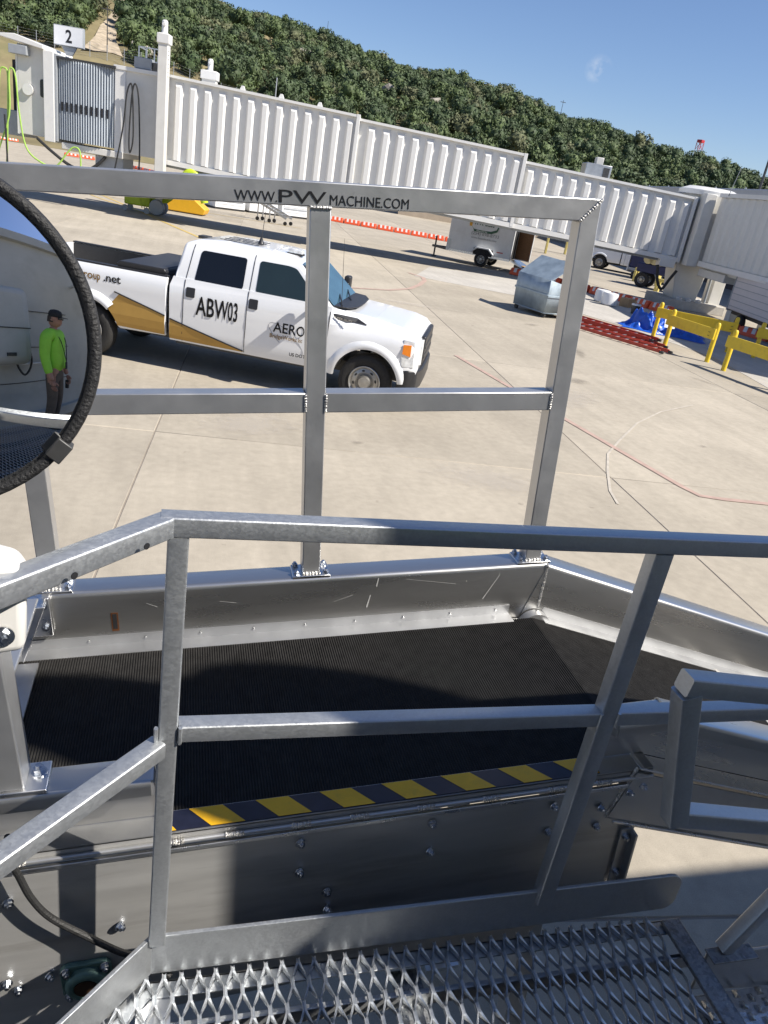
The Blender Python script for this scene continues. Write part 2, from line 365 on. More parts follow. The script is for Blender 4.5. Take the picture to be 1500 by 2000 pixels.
line("white_painted_arc", [(9.6, 12.2), (8.41, 11.47), (7.4, 10.6), (6.49, 9.59), (5.9, 8.9), (5.51, 8.21), (5.15, 7.5), (5.03, 7.1)], .035, WHTLINE, .007)
line("yellow_painted_line", [(-9.5, 60), (-7.57, 54.76), (-3.6, 43), (.45, 30.75), (2.5, 24.6)], .16, YELLINE)
line("yellow_painted_line", [(-7.2, 52), (-5.46, 45.8), (-3.74, 41.5), (-.75, 35.5)], .14, YELLINE, .0085)
line("yellow_painted_line", [(-12, 46), (-6, 44.4), (.5, 43.2), (6, 42.0)], .12, YELLINE, .009)

def stain_mat(name, col, amt):
    m, N, L, P = nodes(name); P.inputs["Base Color"].default_value = (*col, 1); P.inputs["Roughness"].default_value = .85
    tc = N.new("ShaderNodeTexCoord"); mp = N.new("ShaderNodeMapping"); mp.inputs["Location"].default_value = (-.5, -.5, 0); L.new(tc.outputs["Generated"], mp.inputs["Vector"])
    sp = N.new("ShaderNodeSeparateXYZ"); L.new(mp.outputs[0], sp.inputs[0]); cb = N.new("ShaderNodeCombineXYZ"); L.new(sp.outputs[0], cb.inputs[0]); L.new(sp.outputs[1], cb.inputs[1])
    ln = N.new("ShaderNodeVectorMath"); ln.operation = 'LENGTH'; L.new(cb.outputs[0], ln.inputs[0])
    g = N.new("ShaderNodeNewGeometry"); nz_ = N.new("ShaderNodeTexNoise"); nz_.inputs["Scale"].default_value = 6.0; nz_.inputs["Detail"].default_value = 6; L.new(g.outputs["Position"], nz_.inputs["Vector"])
    a = N.new("ShaderNodeMapRange"); L.new(ln.outputs["Value"], a.inputs[0]); a.inputs[1].default_value = .5; a.inputs[2].default_value = .05; a.inputs[3].default_value = -.45; a.inputs[4].default_value = .55
    ad = N.new("ShaderNodeMath"); ad.operation = 'ADD'; L.new(a.outputs[0], ad.inputs[0]); L.new(nz_.outputs["Fac"], ad.inputs[1])
    b = N.new("ShaderNodeMapRange"); L.new(ad.outputs[0], b.inputs[0]); b.inputs[1].default_value = .45; b.inputs[2].default_value = .95; b.inputs[3].default_value = 0; b.inputs[4].default_value = amt
    tr = N.new("ShaderNodeBsdfTransparent"); mx_ = N.new("ShaderNodeMixShader"); L.new(b.outputs[0], mx_.inputs[0]); L.new(tr.outputs[0], mx_.inputs[1]); L.new(P.outputs[0], mx_.inputs[2]); L.new(mx_.outputs[0], N["Material Output"].inputs["Surface"])
    MATS[name] = m; return m
OIL = stain_mat("oil_stain", (.20, .175, .145), .30); DUST = stain_mat("pale_dust_patch", (.56, .51, .44), .35)
for i, (x, y, w, l, a_, m_) in enumerate([(2.2, 8.6, .3, .22, 0, OIL), (7.6, 13.2, 1.2, .7, .5, OIL), (9.2, 16.2, 2.2, .5, 1.2, OIL), (4.9, 15.6, 1.5, .9, .2, OIL), (8.0, 9.6, .3, .2, .9, OIL), (.9, 9.0, 2.4, 1.6, .5, DUST), (3.6, 7.6, 2.6, 1.4, -.3, DUST), (6.8, 11.8, 3.2, 1.4, .8, DUST), (11.5, 14.5, 1.6, .3, -1.2, OIL), (6.0, 20.5, 3.4, 1.0, -.3, DUST), (2.6, 27, 5, 1.2, -.25, DUST), (9.4, 19.5, .9, .6, .4, OIL)]):
    q_ = MB(); q_.add([(-w/2, -l/2, 0), (w/2, -l/2, 0), (w/2, l/2, 0), (-w/2, l/2, 0)], [(0, 1, 2, 3)]); o = q_.build("ground_stain", m_); o.location = (x, y, .011+.0004*i); o.rotation_euler = (0, 0, a_); tag(o, kind="structure")
SIL = [(-40, 7.0), (-20, 8.6), (-11, 9.3), (-4, 9.4), (0.7, 8.5), (2.3, 8.2), (5.5, 8.1), (8.5, 7.75), (12.3, 7.1), (15.8, 6.95), (17.5, 6.85), (21, 6.5), (22.8, 6.15), (24.6, 5.65), (28, 5.4), (30.2, 4.95), (32.6, 4.65), (34.8, 4.5), (37.6, 3.9), (45, 3.2), (60, 2.4), (85, 1.8)]
def sil(az): return np.interp(az, [s[0] for s in SIL], [s[1] for s in SIL])
def terr(r, az):
    zr = H+330*math.tan(R_(sil(az)-.85)); k = min(1, max(.35, zr/50))
    zf = 13.6*k*k
    if r < 122: return 0.0
    if r < 150:
        t = (r-122)/28; return zf*(t*t*(3-2*t))
    if r < 330:
        t = (r-150)/180; t = t+.12*math.sin(math.pi*t)
        return zf+(zr-zf)*min(t, 1)+1.3*math.sin(r*.075+az*.7)*math.sin(math.pi*min(1, (r-150)/180))
    return zr-(r-330)*.12
RS = [118, 122, 127, 132, 137, 142, 147, 152]+list(range(160, 330, 9))+[330, 336, 350, 390, 460, 630]
AZ = np.linspace(-42, 85, 128)
hv = []; hf = []
for r in RS:
    for a in AZ:
        z = terr(r, a)+(.25*math.sin(a*5.1+r*.3)+.2*math.sin(a*11+r*.17) if r > 128 else -.03)
        hv.append((r*math.sin(R_(a)), r*math.cos(R_(a)), z-.02))
n = len(AZ)
for i in range(len(RS)-1):
    for j in range(n-1): hf.append((i*n+j, i*n+j+1, (i+1)*n+j+1, (i+1)*n+j))
tag(MB().add(hv, hf).build("hill", HILLM, smooth=True, angle=80), kind="structure")
def on_hill(az, el):
    best = None
    for r in np.arange(124, 330, .5):
        e = math.degrees(math.atan2(terr(r, az)-H, r))
        if e >= el: best = r; break
    return best or 329.
def hillpt(az, r, dz=0): return Vector((r*math.sin(R_(az)), r*math.cos(R_(az)), terr(r, az)+dz))
# pale dirt track climbing the hill
TR = [(-6.4, -4.1, 4.3), (-6.0, -4.3, 4.7), (-5.7, -4.5, 5.1), (-5.4, -4.45, 5.6), (-5.0, -4.2, 6.1), (-4.7, -4.0, 6.6), (-4.5, -3.75, 7.1), (-4.3, -3.5, 7.7), (-4.1, -3.2, 8.2)]
tv = []
for a0, a1, e in TR:
    r = on_hill((a0+a1)/2, e)
    for k in range(5):
        a = a0+(a1-a0)*k/4; tv.append(tuple(hillpt(a, r, .35+.12*math.sin(k*2.1+r))))
tf = [(i*5+k, i*5+k+1, i*5+k+6, i*5+k+5) for i in range(len(TR)-1) for k in range(4)]
tag(MB().add(tv, tf).build("dirt_path", DIRT, smooth=True, angle=80), kind="structure")
def on_track(az, r):
    e = math.degrees(math.atan2(terr(r, az)-H, r))
    for i in range(len(TR)-1):
        if TR[i][2]-.35 <= e <= TR[i+1][2]+.1:
            return TR[i][0]-.45 < az < TR[i][1]+.45
    return False

def crown_mesh(seed, rad, hgt, ntri, leaf):
    rs = np.random.RandomState(seed)
    lobes = [(rs.uniform(-.45, .45)*rad, rs.uniform(-.45, .45)*rad, hgt*rs.uniform(.35, .85), rad*rs.uniform(.42, .66)) for _ in range(6)]
    lobes.append((0, 0, hgt*.5, rad*.72))
    V = []; F = []
    per = ntri//len(lobes)
    for (x, y, z, r) in lobes:
        for _ in range(per):
            d = rs.normal(size=3); d[2] += .25; d /= np.linalg.norm(d)
            c = np.array((x, y, z))+d*r*np.array((1, 1, .82))*rs.uniform(.80, 1.12)
            if c[2] < .25: c[2] = .25+rs.rand()*.4
            nrm = d+rs.normal(size=3)*.5; nrm /= np.linalg.norm(nrm)
            a = np.cross(nrm, rs.normal(size=3)); a /= np.linalg.norm(a); b = np.cross(nrm, a)
            s = leaf*rs.uniform(.6, 1.35); o = len(V)
            V += [c+a*s, c-a*s*.5+b*s*.8, c-a*s*.6-b*s*.75]
            F += [(o, o+1, o+2)]
    # solid cores so crowns are not see-through everywhere
    ico = bmesh.new(); bmesh.ops.create_icosphere(ico, subdivisions=1, radius=1.0); iv = np.array([v.co[:] for v in ico.verts]); fi = [tuple(v.index for v in f.verts) for f in ico.faces]; ico.free()
    nleaf = len(F)
    for (x, y, z, r) in lobes[::2]:
        o = len(V); bump = 1+.16*np.sin(iv[:, 0]*5+x*9)+.16*np.sin(iv[:, 1]*6+y*7)+.12*np.sin(iv[:, 2]*7+z)
        q = iv*(r*.80*bump)[:, None]*np.array((1, 1, .82))+np.array((x, y, max(z, .9)))
        q[:, 2] = np.maximum(q[:, 2], .1)
        V += list(q); F += [(o+a_, o+b_, o+c_) for a_, b_, c_ in fi]
    return np.array(V), np.array(F)
CR = [crown_mesh(11+i, 1.9+.2*i, 3.6+.35*(i % 3), 560, .235) for i in range(5)]
rs = np.random.RandomState(3); spots = []; cellsz = 3.3; occ = {}
tries = 0
while len(spots) < 2850 and tries < 60000:
    tries += 1
    az = rs.uniform(-14, 43); r = math.sqrt(rs.uniform(151**2, 338**2))
    if on_track(az, r): continue
    x, y = r*math.sin(R_(az)), r*math.cos(R_(az)); k = (int(x//cellsz), int(y//cellsz)); ok = True
    for dx in (-1, 0, 1):
        for dy in (-1, 0, 1):
            for (qx, qy) in occ.get((k[0]+dx, k[1]+dy), ()):
                if (qx-x)**2+(qy-y)**2 < 3.05**2: ok = False
    if ok and r < 168 and rs.rand() < .25: ok = False
    if ok:
        occ.setdefault(k, []).append((x, y)); spots.append((r, az))
spots.sort()
near = [s for s in spots if s[0] < 160][:36]; far = spots[len(near):]
VV = []; FF = []; MI = []; off = 0
for (r, az) in far:
    k = rs.randint(5); V, F = CR[k]; s = rs.uniform(.62, 1.30)*(1.0 if rs.rand() > .12 else .6); a = rs.uniform(0, 6.28); ca, sa = math.cos(a), math.sin(a)
    p = hillpt(az, r, -.3)
    W = np.stack((V[:, 0]*ca-V[:, 1]*sa, V[:, 0]*sa+V[:, 1]*ca, V[:, 2]*rs.uniform(.85, 1.25)), 1)*s+np.array(p)
    VV.append(W); FF.append(F+off); off += len(V); MI.append(np.full(len(F), rs.choice(3, p=[.58, .32, .10])))
VV = np.concatenate(VV); FF = np.concatenate(FF); MI = np.concatenate(MI)
me = bpy.data.meshes.new("hillside_wood"); me.vertices.add(len(VV)); me.vertices.foreach_set("co", VV.ravel().astype(np.float32))
me.loops.add(len(FF)*3); me.loops.foreach_set("vertex_index", FF.ravel().astype(np.int32))
me.polygons.add(len(FF)); me.polygons.foreach_set("loop_start", (np.arange(len(FF))*3).astype(np.int32)); me.polygons.foreach_set("loop_total", np.full(len(FF), 3, np.int32))
for m in LEAF: me.materials.append(m)
me.polygons.foreach_set("material_index", MI.astype(np.int32)); me.update(calc_edges=True); pass
wood = bpy.data.objects.new("hillside_wood", me); COL.objects.link(wood)
tag(wood, "dense green oak and juniper wood covering the hillside", "wood", kind="stuff")
# nearest row of trees as trees of their own
cme = []
for V, F in CR[:3]:
    m_ = bpy.data.meshes.new("crown"); m_.from_pydata([tuple(v) for v in V], [], [tuple(int(q) for q in f) for f in F]); m_.update(); cme.append(m_)
tk = MB(); tk.tube([(0, 0, -.5), (.05, 0, .7), (-.05, .05, 1.6), (.1, .1, 2.6)], [.22, .17, .13, .05], 7); tk.tube([(-.02, .02, 1.1), (.5, .2, 1.8), (.8, .3, 2.3)], [.1, .07, .03], 6); tk.tube([(0, 0, .9), (-.45, -.2, 1.7), (-.7, -.3, 2.2)], [.1, .07, .03], 6)
for i, m_ in enumerate(cme): m_.materials.append(LEAF[(0, 1, 0)[i]])
trk0 = None
for (r, az) in near:
    p = hillpt(az, r, -.3)
    t = empty("oak_tree", p, (0, 0, rs.uniform(0, 6.28)), "bushy dark green tree in the front row at the foot of the hillside wood", "tree", "front row of hillside trees", scale=float(rs.uniform(.8, 1.2)))
    if trk0 is None: trk0 = tk.build("trunk", BARK, t)
    else: inst(trk0, "trunk", t)
    k = rs.randint(3); o = bpy.data.objects.new("crown", cme[k]); COL.objects.link(o); o.parent = t
# limestone outcrops
def boulder(seed, r):
    q = np.random.RandomState(seed); b = bmesh.new(); bmesh.ops.create_icosphere(b, subdivisions=2, radius=r)
    for v in b.verts: v.co *= 1+q.uniform(-.25, .25); v.co.z *= .75
    m_ = bpy.data.meshes.new("rock"); b.to_mesh(m_); b.free(); m_.materials.append(ROCK); return m_
bl = [boulder(i, 1.0) for i in range(3)]
for i, (az, el, s) in enumerate([(-3.0, 5.0, 1.6), (10.0, 5.45, 2.3), (12.8, 5.4, 2.2), (15.9, 5.2, 1.8), (18.4, 5.4, 2.2), (21.8, 4.9, 2.0), (7.3, 6.6, 1.8), (25.8, 4.6, 1.7), (1.2, 6.5, 1.7)]):
    r = on_hill(az, el-.35)-2.5; o = bpy.data.objects.new("rock_outcrop", bl[i % 3]); COL.objects.link(o); o.location = hillpt(az, r, 1.5); o.scale = (s*1.2, s*.8, s*.75); o.rotation_euler = (.2, .3, i)
    tag(o, "pale limestone outcrop showing between the trees on the hillside", "rock", "limestone outcrops on the hill")
# perimeter fence at the foot of the wood
fence = empty("perimeter_fence", hillpt(-5, 147), (0, 0, 0), "thin chain link fence along the foot of the hill", "fence")
fp = fence.location; ps = MB(); ps.cyl((0, 0, 0), (0, 0, 2.3), .05, .05, 6); post0 = None; fpts = []
for i in range(26):
    a = -14+i*1.0; p = hillpt(a, 147)-fp; fpts.append(p)
    if post0 is None: post0 = ps.build("post", GREYP, fence); post0.location = p
    else: inst(post0, "post", fence, p)
for k in range(6):
    MB().tube([q+Vector((0, 0, .35+.37*k)) for q in fpts], .007, 4).build("wire", GREYP, fence)
# poles and masts
def pole(name, az, el0, el1, r, rad, m, label, cat, arm=False):
    z0 = terr(r, az); p = Vector((r*math.sin(R_(az)), r*math.cos(R_(az)), z0)); h = H+r*math.tan(R_(el1))-z0
    b = MB(); b.cyl((0, 0, -.3), (0, 0, h), rad, rad*.7, 8)
    if arm: b.bar((-1.2*rad*8, 0, h*.93), (1.2*rad*8, 0, h*.93), rad*1.6, rad*1.6)
    o = b.build(name, m); o.location = p; tag(o, label, cat)
pole("utility_pole", -5.0, 4, 6.9, 153, .09, STEEL, "thin dark utility pole beside the dirt track on the hill", "pole", True)
pole("light_mast", 5.53, 3.6, 4.95, 100, .09, GREYP, "slim grey pole standing behind the roof of the long white tunnel", "pole")
pole("ridge_pole", 8.45, 7.4, 8.6, 326, .10, STEEL, "tiny dark pole on the ridge left of the sky", "pole")
pole("ridge_pole", 24.45, 5.3, 6.55, 326, .11, STEEL, "tiny dark pole with crossarm on the ridge in the middle of the sky edge", "pole", True)
pole("leaning_pole", 37.9, 3.0, 5.9, 62, .11, STEEL, "dark pole rising past the hill at the right edge", "pole")
# red and white lattice tower on the ridge
r = 360; az = 33.6; p = Vector((r*math.sin(R_(az)), r*math.cos(R_(az)), terr(r, az))); tw = empty("lattice_tower", p, (0, 0, .4), "small red and white lattice tower on the ridge", "tower")
ht = H+r*math.tan(R_(5.3))-p.z
for k in range(6):
    m = (WHITEP, REDM)[k % 2]; b = MB(); z0, z1 = ht*k/6, ht*(k+1)/6
    for sx, sy in ((-1, -1), (1, -1), (1, 1), (-1, 1)): b.cyl((sx*1.0, sy*1.0, z0), (sx*1.0, sy*1.0, z1), .13, .13, 5)
    for a, c in (((-1, -1), (1, -1)), ((1, -1), (1, 1)), ((1, 1), (-1, 1)), ((-1, 1), (-1, -1))): b.cyl((a[0], a[1], z0), (c[0], c[1], z1), .09, .09, 4)
    b.build("lattice_stage", m, tw)
MB().box(-1.1, 1.1, -1.1, 1.1, ht, ht+1.1).build("beacon_cabin", REDM, tw, bevel=.1)

# ================================================================== FOREGROUND: bag conveyor
TH = R_(5.5)
conv = empty("bag_conveyor", (0, 0, 1.85), (0, -TH, 0), "aluminium bag conveyor with black ribbed belt and tall guard rail", "conveyor")
UB = 1.215        # bend between the rising part and the falling part
WF, WBELT = -.035, -.215
def rc(cx, cy, r, a0, a1, k=4): return arc(cx, cy, r, a0, a1, k)
# far side wall: folded plate with top flange
far = MB(); prof = [(1.989, -.30), (1.989, WF-.012)]+rc(2.001, WF-.012, .012, 180, 90)[1:]+rc(2.064, WF-.010, .010, 90, 0)+[(2.074, WF-.05)]
far.sheet(prof, -.95, UB, .004); fw_ = far.build("far_side_wall", ALUF, conv, smooth=True, angle=25)
# retaining angle along the belt with rivets
an = MB(); an.sheet([(1.981, -.180), (1.981, -.212), (1.930, -.212)], -.95, 1.10, .0025)
ang_ = an.build("belt_retaining_angle", ALU, conv)
rv = MB(); rv.lathe([(.0001, -.0022), (.0035, -.0015), (.004, 0)], 10, 'y'); rvo = None
for i in range(11):
    u = -.55+.16*i
    if rvo is None: rvo = rv.build("rivet", ALUB, ang_, smooth=True); rvo.location = (u, 1.979, -.195)
    else: inst(rvo, "rivet", ang_, (u, 1.979, -.195))
# roller end showing at the bend
ro = MB(); ro.cyl((1.185, 1.285, -.275), (1.185, 1.972, -.275), .047, .047, 28); ro.build("bend_roller", STEEL, conv, smooth=True)
ro = MB(); ro.cyl((1.19, 1.945, -.262), (1.19, 1.978, -.262), .058, .058, 28); ro.build("roller_end_disc", ALU, conv, smooth=True)
# belt with cross ribs
def ribbed(u0, u1, v0, v1, w, pitch=.0070, hgt=.0026, m=None):
    b = MB(); k = int((u1-u0)/pitch); top = []
    for i in range(k):
        a = u0+i*pitch; top += [(a, w), (a+pitch*.30, w+hgt), (a+pitch*.62, w+hgt), (a+pitch*.92, w)]
    top.append((u0+k*pitch, w)); nn = len(top)
    vs = [(u, v0, z) for u, z in top]+[(u, v1, z) for u, z in top]+[(u, v0, w-.008) for u, z in top]+[(u, v1, w-.008) for u, z in top]
    fs = [(i, i+1, nn+i+1, nn+i) for i in range(nn-1)]+[(i, 2*nn+i, 2*nn+i+1, i+1) for i in range(nn-1)]+[(nn+i, nn+i+1, 3*nn+i+1, 3*nn+i) for i in range(nn-1)]+[(2*nn+i, 3*nn+i, 3*nn+i+1, 2*nn+i+1) for i in range(nn-1)]
    return b.add(vs, fs)
ribbed(-.95, 1.1725, 1.300, 1.945, WBELT).build("belt", RUB, conv)
# bed under the belt
MB().box(-.95, 1.17, 1.30, 1.98, -.30, -.235).build("slider_bed", ALUD, conv)
# near side: folded wall with flange left of the loading gap
nl = MB(); prof = [(1.300, -.208), (1.300, WF-.010)]+rc(1.290, WF-.010, .010, 0, 90)[1:]+rc(1.230, WF-.012, .012, 90, 180)+[(1.218, WF-.036)]
nl.sheet(prof, -.95, -.015, .004); nl.build("near_side_wall", ALUF, conv, smooth=True, angle=25)
MB().prism([(1.302, -.205), (1.302, WF), (1.225, WF), (1.219, WF-.036), (1.290, WF-.036), (1.290, -.205)], -.015, -.010, 'yz').build("wall_end_plate", ALU, conv)
nr = MB(); nr.sheet(prof, 1.055, UB-.004, .004); nr.build("near_side_wall", ALUF, conv, smooth=True, angle=25)
MB().prism([(1.302, -.205), (1.302, WF), (1.225, WF), (1.219, WF-.036), (1.290, -.10), (1.290, -.205)], 1.050, 1.055, 'yz').build("wall_end_plate", ALU, conv)
# ledge, hazard strip, hinge, side panel
MB().box(-.95, 1.20, 1.243, 1.305, -.216, -.210).build("ledge_plate", ALU, conv)
MB().sheet([(1.243, -.213), (1.243, -.248)], -.95, 1.20, .004).build("upper_side_strip", ALUD, conv)
hz = MB(); hz.box(-.012, 1.05, 1.2455, 1.302, -.2095, -.2075); hzo = hz.build("hazard_tape", BLKF, conv)
for k in range(8):
    t0 = -.096+.149*k; d = .048
    q = [(t0, 1.3015), (t0+.0745, 1.3015), (t0+.0745+d, 1.246), (t0+d, 1.246)]
    # clip to the tape ends
    q = [(min(max(a, -.0115), 1.0495), b) for a, b in q]
    s = MB(); s.prism(q, -.2073, -.2067, 'xy'); s.build("yellow_stripe", YELF, hzo)
hg = MB(); hg.tube([(-.95, 1.2375, -.233), (1.20, 1.2375, -.233)], .0055, 10); hinge = hg.build("hinge_rod", ALU, conv, smooth=True)
wb_ = MB(); q = np.random.RandomState(2)
rings = []
for i in range(25):
    x = -.025+.05*i/24; rr = .0075*(1+.18*math.sin(i*2.3))*(1 if 1 < i < 23 else .5); rings.append([(x, 1.2365+rr*math.cos(2*math.pi*j/8), -.232+rr*.9*math.sin(2*math.pi*j/8)) for j in range(8)])
wb_.loft(rings); w0 = None
for u in (-.55, -.30, .02, .15, .30, .435, .595, .76, .93, 1.06):
    if w0 is None: w0 = wb_.build("weld_bead", WELD, conv, smooth=True); w0.location = (u, 0, 0)
    else: inst(w0, "weld_bead", conv, (u, 0, 0))
pn = MB(); pn.prism([(-.95, -.80), (-.95, -.252), (1.195, -.252), (1.195, -.40), (1.165, -.60), (.9, -.80)], 1.240, 1.246, 'xz'); panel = pn.build("side_panel", ALUD, conv, bevel=.0015, seg=1)
MB().box(-.95, 1.19, 1.234, 1.242, -.262, -.250).build("panel_lip", ALUB, conv, bevel=.002)
br = MB(); br.sheet([(1.234, -.62), (1.234, -.405)], 1.145, 1.178, .005); br.sheet([(1.234, -.62), (1.234, -.405)], 1.172, 1.178, .03); br.build("angle_bracket", ALU, conv)
hb = hexbolt(); bo = None
for (u, w) in [(.297, -.288), (.297, -.384), (.365, -.466), (.365, -.528), (.616, -.288), (.616, -.381), (.932, -.288), (.932, -.376), (1.067, -.317), (1.07, -.384), (1.141, -.277), (1.160, -.430), (1.158, -.56), (-.328, -.342), (-.112, -.470), (-.364, -.600), (-.345, -.628), (-.275, -.600), (-.62, -.342)]:
    if bo is None: bo = hb.build("bolt", ZINC, panel, smooth=True, angle=40); bo.location = (u, 1.236, w); bo.rotation_euler = (R_(-90), 0, .4)
    else: inst(bo, "bolt", panel, (u, 1.236 if u < 1.144 else 1.230, w), (R_(-90), 0, random.uniform(0, 1)))
# flange bearing on the panel
bg_ = MB(); bg_.prism(rrect(.112, .112, .02), 1.226, 1.240, 'xz'); bg_.lathe([(.047, 1.240), (.047, 1.212), (.040, 1.205), (.027, 1.205), (.027, 1.212)], 24, 'y')
bearing = bg_.xf(Matrix.Translation((-.195, 0, -.625))).build("flange_bearing", GREEN_BEARING, conv, bevel=.003)
MB().cyl((-.195, 1.205, -.625), (-.195, 1.216, -.625), .026, .024, 20).build("shaft_end", mat("rusty_shaft", (.06, .035, .02), .6, .5, var=.4, scale=30), bearing, smooth=True)
for dx, dz in ((-.042, .042), (.042, .042), (.042, -.042), (-.042, -.042)): inst(bo, "bolt", bearing, (-.195+dx, 1.226, -.625+dz), (R_(-90), 0, .3))
# photo-eye slot in the far wall
MB().box(-.162, -.142, 1.9835, 1.9845, -.168, -.105).build("sensor_frame", mat("copper_edge", (.30, .13, .06), .4, .8, var=.2, scale=60), conv)
MB().box(-.158, -.146, 1.9825, 1.9836, -.160, -.109).build("sensor_slot", BLKP, conv)
# weld seam at the bend on the far wall
rings = [[(UB-.004+.006*math.cos(a)+.010*(t/16-.5), 1.984+.005*math.sin(a)*(1+.3*math.sin(t*2.2)), -.20+.165*t/16) for a in np.linspace(0, 2*math.pi, 9)[:-1]] for t in range(17)]
MB().loft(rings).build("weld_seam", WELD, conv, smooth=True)
# scratches and runs of sealant on the far wall
mk = MB()
for (u0, w0_, u1, w1_, t) in [(.640, -.045, .635, -.075, .003), (.617, -.105, .607, -.150, .0035), (1.05, -.060, 1.00, -.15, .0022), (-.06, -.08, -.03, -.095, .0012), (.15, -.09, .20, -.10, .001), (.73, -.055, .90, -.085, .0008), (.5, -.12, .56, -.10, .0008), (1.33, -.1, 1.36, -.11, .001)]:
    a = Vector((u0, 1.9838, w0_)); b = Vector((u1, 1.9838, w1_)); d = (b-a).normalized(); nn = Vector((-d.z, 0, d.x))*t/2
    if u0 < UB: mk.add([a+nn, a-nn, b-nn*1.5, b+nn*1.5], [(0, 1, 2, 3)])
mk.build("wall_scratches", mat("pale_scratch", (.55, .55, .54), .5, .4, var=.1, scale=50), conv)

# guard rail standing on the far flange
gr = MB(); V0, V1 = 2.003, 2.057
gr.prism([(-.92, 1.027), (1.139, 1.027), (1.197, 1.085), (-.92, 1.085)], V0, V1, 'xz')
rail = gr.build("guard_rail", ALU, conv, bevel=.003)
def pst(name, u0, u1, w0_, w1_, m=ALU, v0=V0, v1=V1): b = MB(); b.box(u0, u1, v0, v1, w0_, w1_); return b.build(name, m, rail, bevel=.003)
p_ = MB(); p_.prism([(1.141, 1.026), (1.141, WF+.011), (1.197, WF+.011), (1.197, 1.081)], V0, V1, 'xz'); p_.build("post", ALU, rail, bevel=.003)
pst("post", .402, .457, WF+.011, 1.026); pst("post", -.345, -.290, WF+.011, 1.026)
pst("mid_rail", .458, 1.140, .492, .549); pst("mid_rail", -.289, .401, .492, .549); pst("mid_rail", -.92, -.346, .492, .549)
for (u, w, horiz, ln) in [(.4295, 1.026, True, .055), (.458, .52, False, .05), (.401, .52, False, .05), (1.140, .52, False, .05)]:
    rings = []
    for i in range(19):
        t = -ln/2+ln*i/18; rr = .0042*(1+.22*math.sin(i*2.4)); c = (u+t, V0-.0005, w) if horiz else (u, V0-.0005, w+t)
        rings.append([(c[0]+(0 if horiz else rr*math.cos(a)), c[1]+rr*math.sin(a), c[2]+(rr*math.cos(a) if horiz else 0)) for a in np.linspace(0, 2*math.pi, 9)[:-1]])
    MB().loft(rings).build("weld_bead", WELD, rail, smooth=True)
rings = []
for i in range(25):
    t = i/24; rr = .004*(1+.35*math.sin(i*2.6)); c = (1.139+.058*t, V0-.0008, 1.027+.058*t); rings.append([(c[0]+rr*.7*math.cos(a), c[1]+rr*math.sin(a), c[2]-rr*.7*math.cos(a)) for a in np.linspace(0, 2*math.pi, 9)[:-1]])
MB().loft(rings).build("weld_bead", WELD, rail, smooth=True)
for uc in (-.3175, .4295, 1.169):
    b = MB(); b.box(uc-.058, uc+.058, 1.990, 2.068, WF+.001, WF+.010); bp = b.build("base_plate", ALUB, rail, bevel=.002)
    for du, dv in ((-.045, -.026), (.045, -.026), (.045, .026), (-.045, .026)):
        inst(bo, "bolt", bp, (uc+du, 2.029+dv, WF+.010), (R_(180), 0, random.random()))
    rings = []
    for i in range(16):
        t = -.028+.056*i/15; rr = .005*(1+.3*math.sin(i*2.4)); rings.append([(uc+t, V0-.001+rr*math.cos(a), WF+.012+rr*math.sin(a)) for a in np.linspace(0, 2*math.pi, 9)[:-1]])
    MB().loft(rings).build("weld_bead", WELD, bp, smooth=True)
# printed web address on the top rail
TR_ = (R_(90), 0, 0)
lettering("lettering", "WWW.", INK, rail, .034, (.218, V0-.0008, 1.0335), TR_, .103, bold=0, ext=.0003)
lettering("lettering", "PW", INK, rail, .0425, (.325, V0-.0008, 1.0335), TR_, .118, bold=0, ext=.0003)
lettering("lettering", "MACHINE.COM", INK, rail, .034, (.452, V0-.0008, 1.0335), TR_, .204, bold=0, ext=.0003)

# falling part beyond the bend
dn = empty("falling_section", (UB, 0, WF), (0, TH+R_(15.3), 0)); dn.parent = conv; LD = 1.5
f2 = MB(); prof2 = [(1.9862, -.28), (1.9862, -.0132)]+rc(1.9982, -.0132, .012, 180, 90)[1:]+rc(2.064, -.0112, .010, 90, 0)+[(2.077, -.05)]
f2.sheet(prof2, .002, LD, .004).build("far_side_wall", ALUF, dn, smooth=True, angle=25)
MB().sheet([(1.981, -.150), (1.981, -.180), (1.930, -.180)], .07, LD, .0025).build("belt_retaining_angle", ALU, dn)
ribbed(.0225, LD, 1.300, 1.945, -.184).build("belt", RUB, dn)
lc = mat("pale_belt_lacing", (.45, .43, .40), .6, .3, var=.3, scale=200)
for u in (.86, 1.12): MB().box(u, u+.022, 1.302, 1.943, -.182, -.1795).build("belt_lacing", lc, dn)
MB().box(.05, LD, 1.30, 1.98, -.26, -.20).build("slider_bed", ALUD, dn)
pr3 = [(1.303, -.175), (1.303, -.0112)]+rc(1.293, -.0112, .010, 0, 90)[1:]+rc(1.230, -.0132, .012, 90, 180)+[(1.2155, -.036)]
MB().sheet(pr3, -.015, LD, .004).build("near_side_wall", ALUF, dn, smooth=True, angle=25)
MB().box(.012, LD, 1.238, 1.30, -.184, -.178).build("ledge_plate", ALUB, dn, bevel=.002)
MB().sheet([(1.262, -.355), (1.244, -.350), (1.2375, -.340), (1.2375, -.19)], .002, LD, .004).build("side_panel", ALU, dn, smooth=True, angle=25)
MB().box(.03, LD, 1.234, 1.262, -.360, -.352).build("panel_lip", ALUB, dn, bevel=.002)
inst(bo, "bolt", dn, (.045, 1.236, -.225), (R_(-90), 0, .2))
rings = [[(-.002+.004*math.cos(a), 1.239+.005*math.sin(a)*(1+.3*math.sin(t*2.2)), -.345+.17*t/16) for a in np.linspace(0, 2*math.pi, 9)[:-1]] for t in range(17)]
MB().loft(rings).build("weld_seam", WELD, dn, smooth=True)
